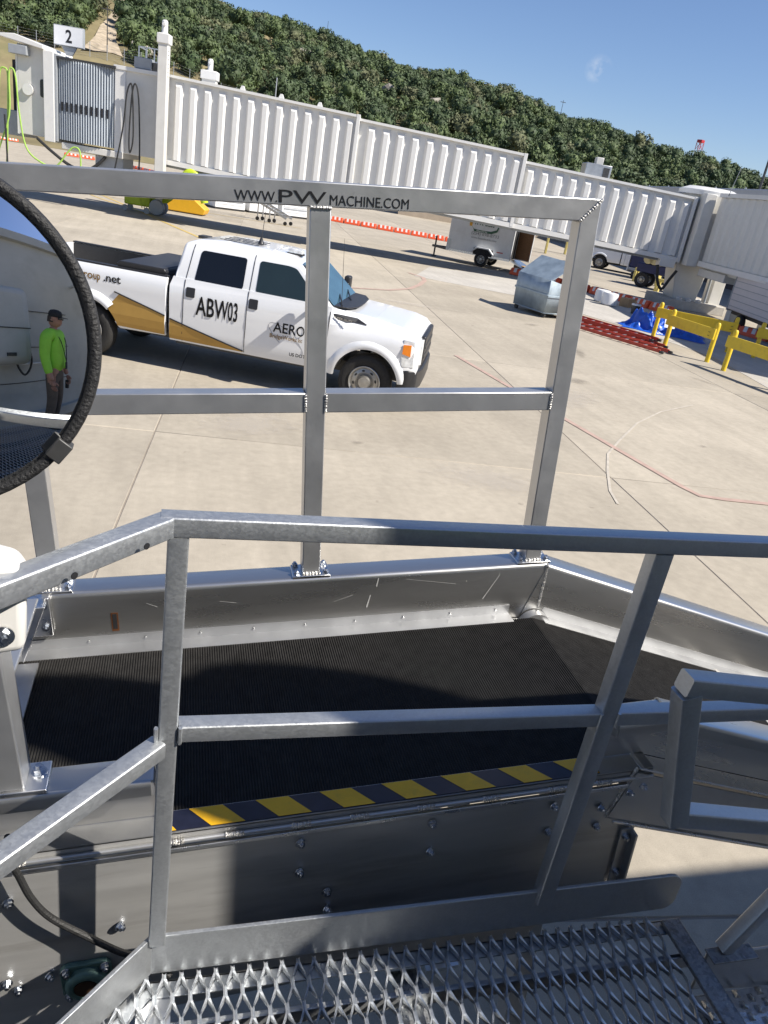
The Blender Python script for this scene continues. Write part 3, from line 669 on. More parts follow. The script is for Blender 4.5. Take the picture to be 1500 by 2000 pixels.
# left end: near post carrying the mirror, bracket
np_ = MB(); np_.box(-.345, -.252, 1.228, 1.300, WF+.011, .52); post = np_.build("mirror_post", ALU, conv, bevel=.004)
b = MB(); b.box(-.40, -.212, 1.222, 1.304, WF+.001, WF+.011); bp = b.build("base_plate", ALUB, conv, bevel=.002)
for du in (-.232, -.38): inst(bo, "bolt", bp, (du, 1.272, WF+.011), (R_(180), 0, .4), (1.3,)*3)
b = MB(); b.box(-.395, -.318, 1.955, 1.983, -.150, -.025); b.prism([(-.395, -.02), (-.318, -.02), (-.395, -.20)], 1.90, 1.907, 'xz'); b.box(-.395, -.325, 1.905, 1.955, -.03, -.022)
bk = b.build("corner_bracket", ALUB, conv, bevel=.002)
for w in (-.05, -.12): inst(bo, "bolt", bk, (-.335, 1.955, w), (R_(-90), 0, .1))
MB().prism([(-.42, -.20), (-.355, -.20), (-.42, -.55), (-.50, -.55)], 1.31, 1.90, 'xz').build("tail_plate", ALU, conv)
MB().box(-.40, -.342, 1.42, 1.95, -.03, -.018).build("tail_crossbar", ALU, conv, bevel=.003)
# legs under the conveyor
for (u, v) in ((-.6, 1.34), (-.6, 1.94), (1.0, 1.34), (1.0, 1.94)):
    b = MB(); b.box(u-.03, u+.03, v-.03, v+.03, -1.78-u*.09, -.30); b.box(u-.07, u+.07, v-.07, v+.07, -1.80-u*.09, -1.78-u*.09); b.build("leg", ALU, conv)

# convex mirror on the post
mc = Vector((-.385, 1.25, 2.68)); maz, mel = R_(3.4), R_(6.3); mn = Vector((math.sin(maz)*math.cos(mel), -math.cos(maz)*math.cos(mel), math.sin(mel)))
mir = empty("convex_mirror", mc, (0, 0, 0), "round convex safety mirror with black rubber rim reflecting a man in lime", "mirror")
mir.rotation_euler = mn.to_track_quat('Z', 'Y').to_euler()
RM = .262; RC = .60
dome = [(max(.0004, RM*.985*math.sin(k/20*math.pi/2)), 0) for k in range(21)]
dome = [(r_, math.sqrt(RC*RC-r_*r_)-math.sqrt(RC*RC-(RM*.985)**2)) for r_, _ in dome]
d_ = MB(); rings = [[(r_*math.cos(2*math.pi*j/72), r_*math.sin(2*math.pi*j/72), z_) for j in range(72)] for r_, z_ in dome]
d_.loft(rings, True, True); dm = d_.build("mirror_glass", MIRR, mir, smooth=True, angle=80)
tr = MB(); rings = []
for i in range(72):
    a = 2*math.pi*i/72; rings.append([((RM+.004+rr*1.0)*math.cos(a), (RM+.004+rr)*math.sin(a), zz) for rr, zz in [(-.013, .007), (-.009, .012), (-.002, .013), (.003, .010), (.005, .0), (.003, -.010), (-.008, -.012), (-.013, -.005)]])
rings.append(rings[0]); tr.loft(rings, True, False); tr.build("rubber_rim", BLK, mir, smooth=True, angle=60)
bk_ = MB(); bk_.lathe([(.001, -.055), (.08, -.05), (.2, -.02), (.258, -.005)], 40); bk_.build("back_shell", BLKP, mir, smooth=True)
for a in (-38, 82, 202):
    b = MB(); b.box(-.018, .018, .250, .277, -.014, .018)
    c = b.xf(Matrix.Rotation(R_(a-90), 4, 'Z')).build("rim_clip", STEEL, mir, bevel=.002)
MB().bar((0, 0, -.05), (.05, -.24, -.07), .03, .02).build("mounting_arm", STEEL, mir)

# ================================================================== galvanised landing where one stands
YR = 1.12; ZG = 1.362
land = empty("stair_landing", (0, 0, ZG), (0, 0, 0), "galvanised steel stair landing with hand rails, toe plates and expanded metal floor", "landing")
def gb(name, p0, p1, w, h, m=GALV, r=.005, upv=(0, 0, 1)):
    b = MB(); b.bar(Vector(p0)-Vector((0, 0, ZG)), Vector(p1)-Vector((0, 0, ZG)), w, h, upv, r); return b.build(name, m, land, smooth=True, angle=25)
ZT, ZM = 2.452, 2.035; TW = .036
gb("top_rail", (-.012, YR, ZT), (2.6, YR, ZT), TW, TW); gb("top_rail", (-.002, YR-.003, ZT-.001), (-.64, YR-.66, ZT-.001), TW, TW)
gb("mid_rail", (.034, YR, ZM), (.897, YR, ZM), TW, TW); gb("mid_rail", (.940, YR, ZM), (2.6, YR, ZM), TW, TW); gb("mid_rail", (.0, YR-.012, ZM-.03), (-.62, YR-.66, ZM-.03), TW, TW)
gb("post", (.016, YR, ZT-.018), (.016, YR, 1.47), TW*.95, TW*.95, upv=(0, 1, 0)); gb("post", (.918, YR, ZT-.018), (.918, YR, 1.47), TW*1.15, TW*1.0, upv=(0, 1, 0))
for (x, z) in ((.016, ZM), (.918, ZM)):
    for s in (-1, 1):
        b = MB(); rings = [[(x+s*.021+.004*math.cos(a), YR-.017+.006*math.sin(a), z+t*.036/8-.018-ZG) for a in np.linspace(0, 2*math.pi, 7)[:-1]] for t in range(9)]; b.loft(rings); b.build("weld_bead", GALV, land, smooth=True)
hl = MB()
for t in (.19, .47): 
    q = Vector((.018, YR-.005, ZT))+(Vector((-.62, YR-.66, ZT))-Vector((.018, YR-.005, ZT)))*t*.5
    hl.cyl(q+Vector((.0125, -.0128, -ZG)), q+Vector((.0135, -.0138, -ZG)), .0055, .0055, 10)
hl.build("bolt_hole", BLKP, land)
# toe plates
tp_ = MB(); tp_.prism([(.004, 1.365-ZG), (1.27, 1.385-ZG)]+[(a, b-ZG) for a, b in arc(1.285, 1.418, .033, -80, 0, 4)]+[(a, b-ZG) for a, b in arc(1.278, 1.468, .040, 0, 90, 5)]+[(.004, 1.482-ZG)], YR-.004, YR+.006, 'xz'); tp_.build("toe_plate", GALV, land, bevel=.002)
b = MB(); b.bar((.004, YR, 1.424-ZG), (-.62, YR-.62, 1.424-ZG), .010, .117, (0, 0, 1)); b.build("toe_plate", GALV, land, bevel=.002)
# expanded metal floor
X0, X1, Y0g, Y1g = -.75, 1.275, -.72, 1.112; SW, LW = .0365, .108
em = MB(); ns = int((X1-X0)/(SW/2))
for i in range(ns):
    cx = X0+SW/4+i*SW/2; sg = 1 if i % 2 else -1; P = []
    yst = max(Y0g, .3 if False else Y0g); k0 = int((Y1g-yst)/(LW/2))
    for k in range(k0+1):
        yc = Y1g-k*LW/2; s = sg if k % 2 else -sg
        for dy in (-.011, .011): P.append((cx+s*(SW/4-.0022), yc-dy*-1*1.0 if False else yc+dy*-1, s))
    P = sorted(P, key=lambda p: -p[1]); rings = []
    lim = max(Y0g, 1.075-(1.0 if cx > -.12 else .2+ (cx+.75)*1.25)) 
    yl = YR-.004+min(0, (cx+.02))*1.02      # left edge runs along the angled toe plate
    for (x, y, s) in P:
        y = min(y, Y1g)
        if y > yl: continue
        tilt = .0028*s
        rings.append([(x-.0022, y, .006+tilt), (x+.0022, y, .006-tilt), (x+.0022+tilt, y, -.006), (x-.0022+tilt, y, -.006)])
    if len(rings) > 1: em.loft(rings)
em.build("expanded_metal_floor", mat("bright_galvanised_mesh", (.66, .68, .70), .38, .82, var=.10, scale=60, rvar=.08), land)
fr = MB(); fr.box(0.0, 1.335, 1.070, 1.108, -.014, -.009); fr.box(0.0, 1.335, 1.102, 1.108, -.06, -.009); fr.bar((0, 1.09, -.012), (-.7, .37, -.012), .04, .005)
fr.build("floor_edge_angle", GALV, land, bevel=.0015)
b = MB(); b.box(1.283, 1.335, -.72, 1.100, -.006, .006); b.box(1.330, 1.336, -.72, 1.100, -.06, .006); b.build("floor_side_bar", GALVD, land, bevel=.002)
MB().box(-.7, 1.33, -.70, 1.05, -.42, -.40).build("dark_underlay", STEEL, land)  # dark sheet added to darken the view down through the mesh
for y in (1.005, .83, .62, .3, -.1, -.5):
    b = MB(); b.sheet([(y, -.012), (y, -.052), (y+.0, -.052), (y+.034, -.052)], -.7, 1.33, .004); b.build("support_angle", (GALV if y > .9 else GALVD), land)
MB().box(.55, .62, .45, 1.09, -.055, -.05).build("support_strap", GALVD, land); 
b = MB(); b.box(-.02, .05, .98, 1.07, -.016, -.013); b.build("corner_tab", ALUB, land)
# guard loop at the stair head, to the right
gb("loop_post", (.838, .85, 2.312), (.920, .85, 2.018), .038, .0385, upv=(0, 1, 0)); gb("loop_rail", (.826, .85, 2.330), (1.72, .85, 2.222), .036, .036); gb("loop_rail", (.925, .85, 2.030), (1.74, .85, 1.882), .036, .036)
gb("loop_post", (1.70, .85, 2.225), (1.73, .85, 1.37), .036, .0385, upv=(0, 1, 0))
# stair flight going down to the right
st = empty("stair_flight", (1.36, .9, 1.30), (0, 0, 0), "galvanised stair flight with serrated treads leading down from the landing", "stairs")
b = MB(); b.prism([(.0, .06), (.06, .06), (.16, .05), (.30, .055), (.62, .02), (2.0, -1.1), (2.0, -1.3), (1.85, -1.3), (.45, -.15), (.0, -.08)], .10, .108, 'xz'); b.build("stringer", GALV, st, bevel=.003)
b = MB(); b.prism([(.0, .06), (.06, .06), (.16, .05), (.30, .055), (.62, .02), (2.0, -1.1), (2.0, -1.3), (1.85, -1.3), (.45, -.15), (.0, -.08)], -.708, -.70, 'xz'); b.build("stringer", GALV, st, bevel=.003)
b = MB(); b.box(-.005, .13, .070, .112, .060, .066); b.build("stringer_tab", GALVD, st, bevel=.002)
b = MB(); b.bar((.045, .105, .066), (.24, .105, .50), .034, .034, (0, 1, 0), .004); b.bar((.24, .105, .50), (1.9, .105, -.4), .034, .034, (0, 1, 0), .004); b.build("stair_rail", GALV, st, smooth=True, angle=25)
def tread():
    b = MB(); b.box(0, .27, -.695, .095, -.004, 0); b.box(0, .004, -.695, .095, -.04, 0); b.box(.266, .27, -.695, .095, -.04, 0)
    for i in range(7):
        x = .02+i*.036
        for j in range(26):
            y = -.68+j*.030+(.015 if i % 2 else 0)
            b.add([(x-.008, y-.011, 0), (x+.008, y-.011, 0), (x+.008, y+.011, 0), (x-.008, y+.011, 0), (x-.004, y-.006, .009), (x+.005, y, .006), (x-.004, y+.006, .009)], [(0, 1, 4), (1, 5, 4), (1, 2, 5), (2, 6, 5), (2, 3, 6), (3, 0, 4, 6), (4, 5, 6)])
    return b
tr0 = tread().build("tread", mat("shiny_serrated_tread", (.62, .62, .62), .24, 1.0, var=.2, scale=60, bump=.15, bscale=60), st); tr0.location = (.01, 0, -.10)
for k in range(1, 5): inst(tr0, "tread", st, (.01+.30*k, 0, -.10-.21*k))
# cream hand rail bracket at the left
b = MB(); b.prism([(-.062, -.068), (.022, -.060), (.026, .050), (.016, .070), (-.006, .078), (-.14, .078), (-.14, -.068)], -.035, .028, 'xz')
rb = b.build("rail_bracket", CREAMS, None, bevel=.012, seg=3); rb.location = (-.205, .955, 2.405); rb.rotation_euler = (0, 0, R_(8)); tag(rb, "cream painted steel bracket holding the end of the galvanised hand rail", "bracket")
bb_ = inst(bo, "bolt", rb, (-.005, -.036, -.030), (R_(90), 0, .3), (.85,)*3)
MB().lathe([(.0155, -.036), (.0155, -.0385), (.009, -.0385)], 20, 'y', (-.005, 0, -.030)).build("washer", ALUB, rb, smooth=True)
bb_.rotation_euler = (R_(-90), 0, .3)
# black cable drooping in front of the side panel
cb = MB(); cpts = [Vector(p) for p in [(-.275, 1.19, 1.72), (-.280, 1.195, 1.667), (-.262, 1.2, 1.60), (-.240, 1.2, 1.53), (-.203, 1.2, 1.465), (-.131, 1.195, 1.402), (-.06, 1.18, 1.36), (.0, 1.17, 1.335), (.05, 1.15, 1.30)]]
def smooth_pts(P, n=5):
    out = []
    for i in range(len(P)-1):
        p0 = P[max(i-1, 0)]; p1 = P[i]; p2 = P[i+1]; p3 = P[min(i+2, len(P)-1)]
        for k in range(n):
            t = k/n; out.append(.5*((2*p1)+(p2-p0)*t+(2*p0-5*p1+4*p2-p3)*t*t+(3*p1-p0-3*p2+p3)*t**3))
    return out+[P[-1]]
cb.tube(smooth_pts(cpts), .0075, 10); tag(cb.build("power_cable", CABLE, None, smooth=True), "thick black cable drooping across the aluminium side panel", "cable")

# ================================================================== FAR BOARDING BRIDGE (gate 2)
BA = math.atan2(.249, -.9685); SLP = .032
bridge = empty("boarding_bridge", (19.8, 28.85, 0), (0, 0, BA), "long white ribbed boarding bridge with grey bellows and cab at gate 2", "boarding bridge")
def sec(name, t0, t1, zb, zt, off, width, sp, rib0=.35, ribend=.25):
    zz = lambda t: SLP*t
    b = MB(); vs = []
    for t in (t0, t1):
        for (y, z) in ((off-.14, zb), (off-.14, zt), (off-width, zt), (off-width, zb)): vs.append((t, y, z+zz(t)))
    b.add(vs, [(0, 1, 2, 3), (7, 6, 5, 4), (0, 4, 5, 1), (1, 5, 6, 2), (2, 6, 7, 3), (3, 7, 4, 0)])
    s = b.build(name, CREAMS, bridge)
    def strip(nm, y0, y1, z0, z1, m=CREAMS, e0=0, e1=0):
        q = MB(); v = []
        for t in (t0-e0, t1+e1):
            for (y, z) in ((y0, z0), (y0, z1), (y1, z1), (y1, z0)): v.append((t, y, z+zz(t)))
        q.add(v, [(0, 1, 2, 3), (7, 6, 5, 4), (0, 4, 5, 1), (1, 5, 6, 2), (2, 6, 7, 3), (3, 7, 4, 0)]); return q.build(nm, m, s)
    strip("roof_edge", off+.02, off-.2, zt-.04, zt+.05); strip("floor_edge", off+.02, off-.2, zb-.12, zb+.06); strip("floor_beam", off-.3, off-width+.3, zb-.22, zb-.02, GREYP)
    strip("end_band", off+.012, off-.12, zb+.06, zt-.04) if False else None
    hh = zt-zb-.16
    r_ = MB(); w = sp*.5
    # rib: slanted flanks, top closed by a slope
    r_.add([(-w*.60, -.142, 0), (-w*.30, 0, .02), (w*.30, 0, .02), (w*.60, -.142, 0), (-w*.60, -.142, hh-.03), (-w*.30, 0, hh-.22), (w*.30, 0, hh-.22), (w*.60, -.142, hh-.03)],
           [(0, 1, 5, 4), (1, 2, 6, 5), (2, 3, 7, 6), (4, 5, 6, 7), (3, 2, 1, 0)])
    r0 = None; t = t0+rib0
    while t < t1-ribend:
        loc = (t, off, zb+.07+zz(t))
        if r0 is None: r0 = r_.build("rib", CREAMS, s); r0.location = loc
        else: inst(r0, "rib", s, loc)
        t += sp
    for tt in (t0+.06, t1-.06):
        q = MB(); q.box(tt-.07, tt+.07, off-.11, off+.03, zb+zz(tt)-.08, zt+zz(tt)+.06); q.build("end_frame", CREAMS, s, bevel=.01)
    return s
sec("tunnel_section", -.05, 7.35, 1.93, 4.28, -.14, 2.5, .592)
sec("tunnel_section", 7.1, 14.05, 1.93, 4.52, 0, 2.78, .585)
sc_ = sec("tunnel_section", 13.8, 21.45, 1.64, 4.62, .14, 3.06, .555)
for t in (18.4, 16.9, 15.4):
    b = MB(); b.prism([(-.12, 0), (.12, 0), (.05, .16), (-.05, .16)], -.04, .04, 'xz'); o = b.build("roof_lug", CREAMS, sc_, bevel=.01); o.location = (t, .0, 4.66+SLP*t)
# flat vestibule panel, bellows, cab
b = MB(); b.box(21.45, 23.25, -2.9, .02, 2.33, 5.28); ves = b.build("vestibule", CREAM, bridge, bevel=.02)
MB().box(21.45, 23.3, -.1, .10, 5.22, 5.36).build("roof_edge", CREAMS, ves, bevel=.01); MB().box(22.85, 23.25, 0, .07, 2.33, 5.22).build("corner_post", CREAMS, ves, bevel=.01)
MB().box(22.9, 25.3, -2.2, .10, 2.12, 2.36).build("lower_sill", CREAM, ves, bevel=.02)
bf = MB(); nf = 23; top = []; 
for i in range(nf*2+1):
    t = 23.28+2.22*i/(nf*2); bul = .18*math.sin(math.pi*(i/(nf*2))); top.append((t, .0+bul+(.055 if i % 2 else -.03)))
vs = []; fs = []; n2 = len(top)
for z in (2.45, 5.22):
    vs += [(t, y, z) for t, y in top]
vs += [(t, -2.7, 5.22) for t, y in top]+[(t, -2.7, 2.45) for t, y in top]
for k in range(3): fs += [(k*n2+i, k*n2+i+1, (k+1)*n2+i+1, (k+1)*n2+i) for i in range(n2-1)]
fs += [(i, 3*n2+i, 3*n2+i+1, i+1) for i in range(n2-1)]
bel = bf.add(vs, fs).build("bellows", BELL, bridge)
for i in range(2, nf-1, 2):
    t = 23.28+2.22*(2*i+1)/(nf*2); bul = .18*math.sin(math.pi*((2*i+1)/(nf*2)))
    MB().box(t-.030, t+.030, bul+.0, bul+.058, 3.47, 3.78).build("bellows_slot", DARKIN, bel)
MB().box(23.2, 25.6, -2.75, .20, 5.22, 5.30).build("bellows_roof", STEEL, bel)
cabw = MB(); cabw.box(25.86, 26.95, -2.4, .05, 2.42, 5.5); cab = cabw.build("cab", CREAM, bridge, bevel=.02)
MB().box(25.50, 25.90, -2.6, .26, 2.30, 5.42).build("front_frame", CREAMS, cab, bevel=.02); MB().box(25.42, 25.52, -2.6, .22, 2.36, 5.36).build("frame_edge", GREYP, cab)
b = MB(); b.prism(rrect(.17, .62, .08, 4), 0, .02, 'xz'); o = b.build("window", GLASS, cab); o.location = (26.02, .045, 4.12)
b = MB(); b.prism([(25.85, 5.42), (27.45, 5.62), (27.45, 5.72), (26.9, 5.78), (25.85, 5.56)], -2.5, .35, 'xz'); b.build("cab_hood", CREAMS, cab, bevel=.02)
MB().box(26.45, 27.12, .06, .40, 5.12, 5.42).build("control_box", GREYP, cab, bevel=.015); b = MB(); b.lathe([(.001, .07), (.2, .07), (.2, .0)], 20, 'y'); o = b.build("round_mirror", CREAMS, cab, smooth=True); o.location = (26.55, .08, 4.0)
MB().box(26.95, 27.02, -2.4, .05, 2.4, 5.4).build("door_frame", CREAMS, cab)
for k in range(7):
    b = MB(); b.box(27.05+.10*k, 27.13+.10*k, -.6-.12*k, -.5-.12*k, 2.6, 5.0); b.build("curtain_slat", DARKIN, cab)
MB().box(26.95, 28.1, -1.6, -.3, 2.3, 3.2).build("bumper_panel", GREYP, cab, bevel=.03)
# undercab machinery and lift columns
MB().box(22.95, 24.05, -1.4, -.1, 1.45, 2.12).build("machine_box", GREYP, bridge, bevel=.02)
def lift(t0, t1, off, zt):
    b = MB(); b.box(t0, t1, off-.2, off+.18, 1.1, zt); c = b.build("lift_column", CREAM, bridge, bevel=.02)
    MB().box(t0-.05, t1+.05, off-.24, off+.22, zt-.34, zt-.02).build("column_collar", CREAMS, c, bevel=.02)
    tc = (t0+t1)/2-.0
    q = MB(); q.lathe([(.001, zt+.44), (.07, zt+.43), (.11, zt+.38), (.11, zt+.05), (.13, zt)], 16, 'z', (tc, off, 0)); q.cyl((tc-.02, off+.1, zt+.28), (tc-.02, off+.24, zt+.28), .055, .055, 10); q.build("lift_motor", CREAMS, c, smooth=True)
    for k in range(7): MB().cyl((t0-.001, off+.05, zt-.55-.14*k), (t0-.012, off+.05, zt-.55-.14*k), .018, .018, 8).build("rivet_head", STEEL, c)
    return c
lift(21.14, 21.50, .42, 6.62); lift(20.12, 20.72, -3.2, 5.98)
b = MB(); b.box(21.05, 22.5, -3.4, .6, .95, 1.2); b.box(22.2, 22.4, -3.2, -2.8, .3, 1.0); bo_ = b.build("wheel_bogie", CREAM, bridge, bevel=.02)
for y in (-2.7, -3.3):
    q = MB(); q.lathe([(.12, -.14), (.30, -.12), (.33, -.05), (.33, .05), (.30, .12), (.12, .14)], 20, 'y', (22.3, y, .33)); q.build("wheel", GREYP, bo_, smooth=True)
# small service cage on the roof
cg = MB()
for x in (21.80, 22.1, 22.4, 22.70):
    cg.bar((x, -1.0, 5.3), (x, -1.0, 6.22), .04, .04); 
for z in (5.75, 6.2): cg.bar((21.8, -1.0, z), (22.7, -1.0, z), .04, .04); cg.bar((22.7, -1.0, z), (22.7, -1.9, z), .04, .04)
cg.bar((22.7, -1.9, 5.3), (22.7, -1.9, 6.22), .04, .04); cg.build("roof_cage", GALV, bridge)
MB().box(21.92, 22.56, -.5, .0, 5.38, 5.76).build("roof_box", GREYP, bridge, bevel=.02); MB().box(21.50, 21.92, -.6, -.1, 5.36, 5.66).build("roof_box", STEEL, bridge, bevel=.02)
# roof air unit
b = MB(); b.box(3.42, 4.48, -2.0, -1.1, 4.35, 4.95); ac = b.build("roof_air_unit", mat("bare_zinc", (.45, .46, .47), .4, .8, var=.15, scale=4), bridge, bevel=.02)
MB().box(3.75, 4.05, -1.75, -1.4, 4.95, 5.22).build("vent_hood", CREAM, ac, bevel=.02); MB().box(3.5, 3.75, -1.095, -1.08, 4.5, 4.85).build("vent_panel", STEEL, ac)
# rotunda with roof, bellows slats and support column
b = MB(); b.lathe([(1.0, 1.95), (1.0, 4.50), (.001, 4.50)], 14, 'z', (-.85, -1.2, 0)); rot = b.build("rotunda", CREAM, bridge)
b = MB(); b.lathe([(1.25, 4.46), (1.25, 4.64), (.9, 4.78), (.001, 4.78)], 14, 'z', (-.85, -1.2, 0)); b.build("rotunda_roof", CREAMS, rot, bevel=.01)
MB().box(-.62, -.18, -.35, .34, 1.75, 4.52).build("rotunda_post", CREAM, rot, bevel=.02); MB().box(-1.25, -.62, -.32, .16, 1.95, 4.48).build("rotunda_panel", CREAM, rot, bevel=.01)
for k in range(7): MB().box(-1.62+.052*k, -1.585+.052*k, -.30+.015*k, .02+.01*k, 1.95, 4.40).build("bellows_slat", BELL, rot)
b = MB(); b.prism([(-.05, 1.95), (-1.5, 1.95), (-1.35, .35), (-.35, .35)], -1.8, -.5, 'xz'); b.build("support_column", CREAM, rot, bevel=.03)
b = MB(); b.box(-2.45, -1.95, -1.4, -.6, .25, 1.8); b.build("support_leg", CREAM, rot, bevel=.02); MB().cyl((-1.75, -.5, .35), (-1.72, -.5, 1.8), .05, .05, 10).build("drain_pipe", GREYP, rot)
b = MB(); b.box(-2.45, .2, -2.4, .1, 0.0, .36); b.build("foundation", CONCN, rot, bevel=.02)
for x in (-.5, -.9, -1.35): MB().lathe([(.12, .36), (.14, .45), (.001, .5)], 10, 'z', (x, -.15, 0)).build("anchor_cover", CREAMS, rot, smooth=True)
MB().box(.1, .75, -.6, -.1, 1.55, 1.9).build("junction_box", CREAMS, rot, bevel=.02)
# cables and hoses hung on the bridge
def hose(name, P, r, m, label, cat="hose", n=8):
    b = MB(); b.tube(smooth_pts([Vector(p) for p in P]), r, n); o = b.build(name, m, None, smooth=True); o.location = bridge.location; o.rotation_euler = bridge.rotation_euler
    return tag(o, label, cat)
hose("green_hose", [(27.55, .5, 2.3), (27.5, .5, 3.4), (27.42, .5, 4.4), (27.25, .5, 4.58), (27.12, .5, 4.3), (27.2, .5, 2.6), (27.3, .5, 1.2), (27.5, .45, .9), (27.6, .5, 1.6), (27.1, .55, 3.0), (27.05, .55, 4.4), (26.92, .55, 4.6), (26.8, .55, 4.3), (26.72, .55, 3.2), (26.5, .55, 2.0), (26.0, .55, 1.55), (25.4, .5, 1.45), (24.95, .45, 2.0), (24.7, .4, 2.25), (24.46, .4, 2.1), (24.44, .4, 1.2)], .032, LIMEH, "lime green hose looped beside the bridge cab")
hose("black_cable", [(22.2, .3, 1.2), (22.18, .3, 2.6), (22.26, .3, 4.3), (22.40, .3, 4.82), (22.52, .3, 4.4), (22.6, .3, 3.0), (22.56, .3, 2.4), (22.44, .3, 3.0), (22.5, .3, 4.5), (22.58, .3, 4.8), (22.72, .3, 4.4), (22.85, .3, 3.2), (23.2, .3, 1.4)], .03, CABLE, "black cable hanging in loops from the bridge roof box", "cable")
hose("black_cable", [(26.2, .2, 2.35), (25.6, .25, 1.95), (24.9, .2, 1.55), (24.3, .2, 1.5), (23.9, .1, 1.75), (23.6, 0, 2.1)], .06, CABLE, "bundle of black cables sagging under the bridge cab", "cable")
hose("black_cable", [(27.25, .6, 3.0), (27.22, .6, 2.0), (27.2, .6, .4)], .035, CABLE, "straight black cable dropping beside the lime hose", "cable")
hose("black_cable", [(.9, .2, 1.6), (.75, .25, 1.0), (.5, .3, .7), (.3, .3, 1.1), (.1, .3, 1.5)], .06, CABLE, "thick black hose loop at the rotunda column", "hose")
hose("duct_hose", [(20.65, .1, 1.2), (20.55, .1, 1.7), (20.25, .1, 2.05), (19.95, .05, 1.95), (19.75, 0, 1.5), (19.6, 0, 1.0)], .15, LIME, "fat yellow green air duct hose arching under the bridge", n=12)
# gate sign
sg = empty("gate_sign", bridge.matrix_basis @ Vector((25.35, -.9, 5.45)), (0, 0, BA+math.pi), "white gate sign with black number 2 above the bridge bellows", "sign")
MB().box(-.57, .57, -.10, .10, .30, .98).build("sign_box", GREYP, sg, bevel=.015); MB().box(-.545, .545, -.108, -.10, .325, .955).build("sign_face", SIGNW, sg)
b = MB(); b.prism([(-.12, 0), (.12, 0), (.30, .30), (-.30, .30)], -.04, .04, 'xz'); b.build("sign_post", GREYP, sg, bevel=.01)
lettering("number", "2", INK, sg, .60, (.02, -.112, .43), (R_(90), 0, 0), .24, bold=.012, align='CENTER')

# fixed walkway from the rotunda towards the right
fdir = Vector((-.20, -.98, 0)).normalized(); fang = math.atan2(fdir.y, fdir.x)
fx = empty("fixed_walkway", (20.35, 28.35, 0), (0, 0, fang), "grey white ribbed fixed walkway in shade at the right edge", "walkway")
b = MB(); b.box(0.1, 15, .08, 2.9, 1.95, 4.55); fwb = b.build("walkway_wall", CREAM, fx)
MB().box(0.1, 15, -.02, .2, 4.45, 4.6).build("roof_edge", CREAMS, fwb); MB().box(0.1, 15, -.06, .2, 1.82, 2.02).build("floor_edge", CREAMS, fwb); MB().box(0.2, 15, .2, 2.6, 1.7, 1.95).build("floor_beam", CREAM, fwb)
r_ = MB(); r_.prism([(-.19, 0), (-.09, -.06), (.09, -.06), (.19, 0)], 2.05, 4.42, 'xy'); r0 = None
for k in range(24):
    if r0 is None: r0 = r_.build("rib", CREAM, fwb); r0.location = (.55+.6*k, .08, 0)
    else: inst(r0, "rib", fwb, (.55+.6*k, .08, 0))
for k in (2.6, 9.5):
    MB().box(k-.2, k+.2, .6, 1.0, 0, 1.7).build("support_leg", CREAM, fx, bevel=.02); MB().box(k-.2, k+.2, 2.0, 2.4, 0, 1.7).build("support_leg", CREAM, fx, bevel=.02)
MB().cyl((.9, -.04, 4.5), (1.25, -.05, 5.5), .015, .012, 6).build("antenna", GREYP, fx)
MB().box(.0, 2.4, .10, .9, 1.45, 1.75).build("cable_tray", CREAM, fx, bevel=.02)

# terminal building roof far right
tb = empty("terminal_building", (36, 52, 0), (0, 0, math.atan2(43.9-63.9, 34.8-39.3)), "low terminal building with long grey metal roof behind the walkway", "building")
MB().box(-26, 24, .6, 16, 0, 5.3).build("wall", mat("dark_brown_wall", (.08, .06, .055), .8, 0, var=.1, scale=1), tb); MB().box(-26, 24, -.4, 17, 5.3, 6.05).build("roof", ROOFM, tb, bevel=.05)
for k in range(8): MB().box(-20+5*k, -19.8+5*k, .2, .35, 0, 5.3).build("column", CREAM, tb)
for k in range(8): MB().cyl((-18+5*k, 2, 6.0), (-18+5*k, 2, 6.45), .06, .06, 6).build("roof_vent", GREYP, tb)

# ================================================================== orange and white low barricades
def barricade():
    b = MB(); rr = []
    for x in (0, .04, .16, .84, .96, 1.0):
        s = .8 if x in (0, 1.0) else 1.0
        rr.append([(x*1.0, -.19*s, 0), (x, -.17*s, .10), (x, -.10*s, .24*s), (x, .10*s, .24*s), (x, .17*s, .10), (x, .19*s, 0)])
    return b.loft(rr)
b0 = None
def barr_row(p0, p1, n, where, gaps=()):
    global b0
    p0 = Vector((*p0, 0)); p1 = Vector((*p1, 0)); d = (p1-p0)/n; a = math.atan2(d.y, d.x); L = d.length
    for i in range(n):
        if i in gaps: continue
        e_ = empty("barricade", p0+d*i, (0, 0, a), where, "barricade", where)
        e_.scale = (L*.94, 1.15, 1.25)
        if b0 is None:
            bb = barricade().build("body", ORANGE, e_, bevel=.02); s = MB()
            b0 = [bb]
            for k in range(3):
                x = .16+.27*k; q = MB(); q.add([(x, -.103, .245), (x+.12, -.103, .245), (x+.12, .103, .245), (x, .103, .245), (x+.02, -.172, .105), (x+.14, -.172, .105)], [(0, 1, 2, 3), (0, 4, 5, 1)]); b0.append(q.build("stripe", WBAR, e_))
        else:
            for src in b0: inst(src, src.name.split('.')[0], e_)
barr_row((9.2, 52.6), (18.5, 48.6), 9, "low orange and white barricade in the row behind the enclosed trailer")
barr_row((14.6, 33.6), (16.9, 30.2), 3, "low orange and white barricade between the dumpster and the walkway")
barr_row((16.9, 30.1), (18.4, 26.2), 4, "low orange and white barricade in the row in front of the rotunda", gaps=())
barr_row((18.9, 24.6), (20.2, 21.0), 3, "low orange and white barricade seen between the yellow rails at the right edge")
barr_row((-12.6, 95.4), (-9.4, 95.2), 2, "low orange and white barricade far off under the bellows")
barr_row((-23.5, 116.5), (-21, 117.5), 2, "low orange and white barricade far off at the left edge")
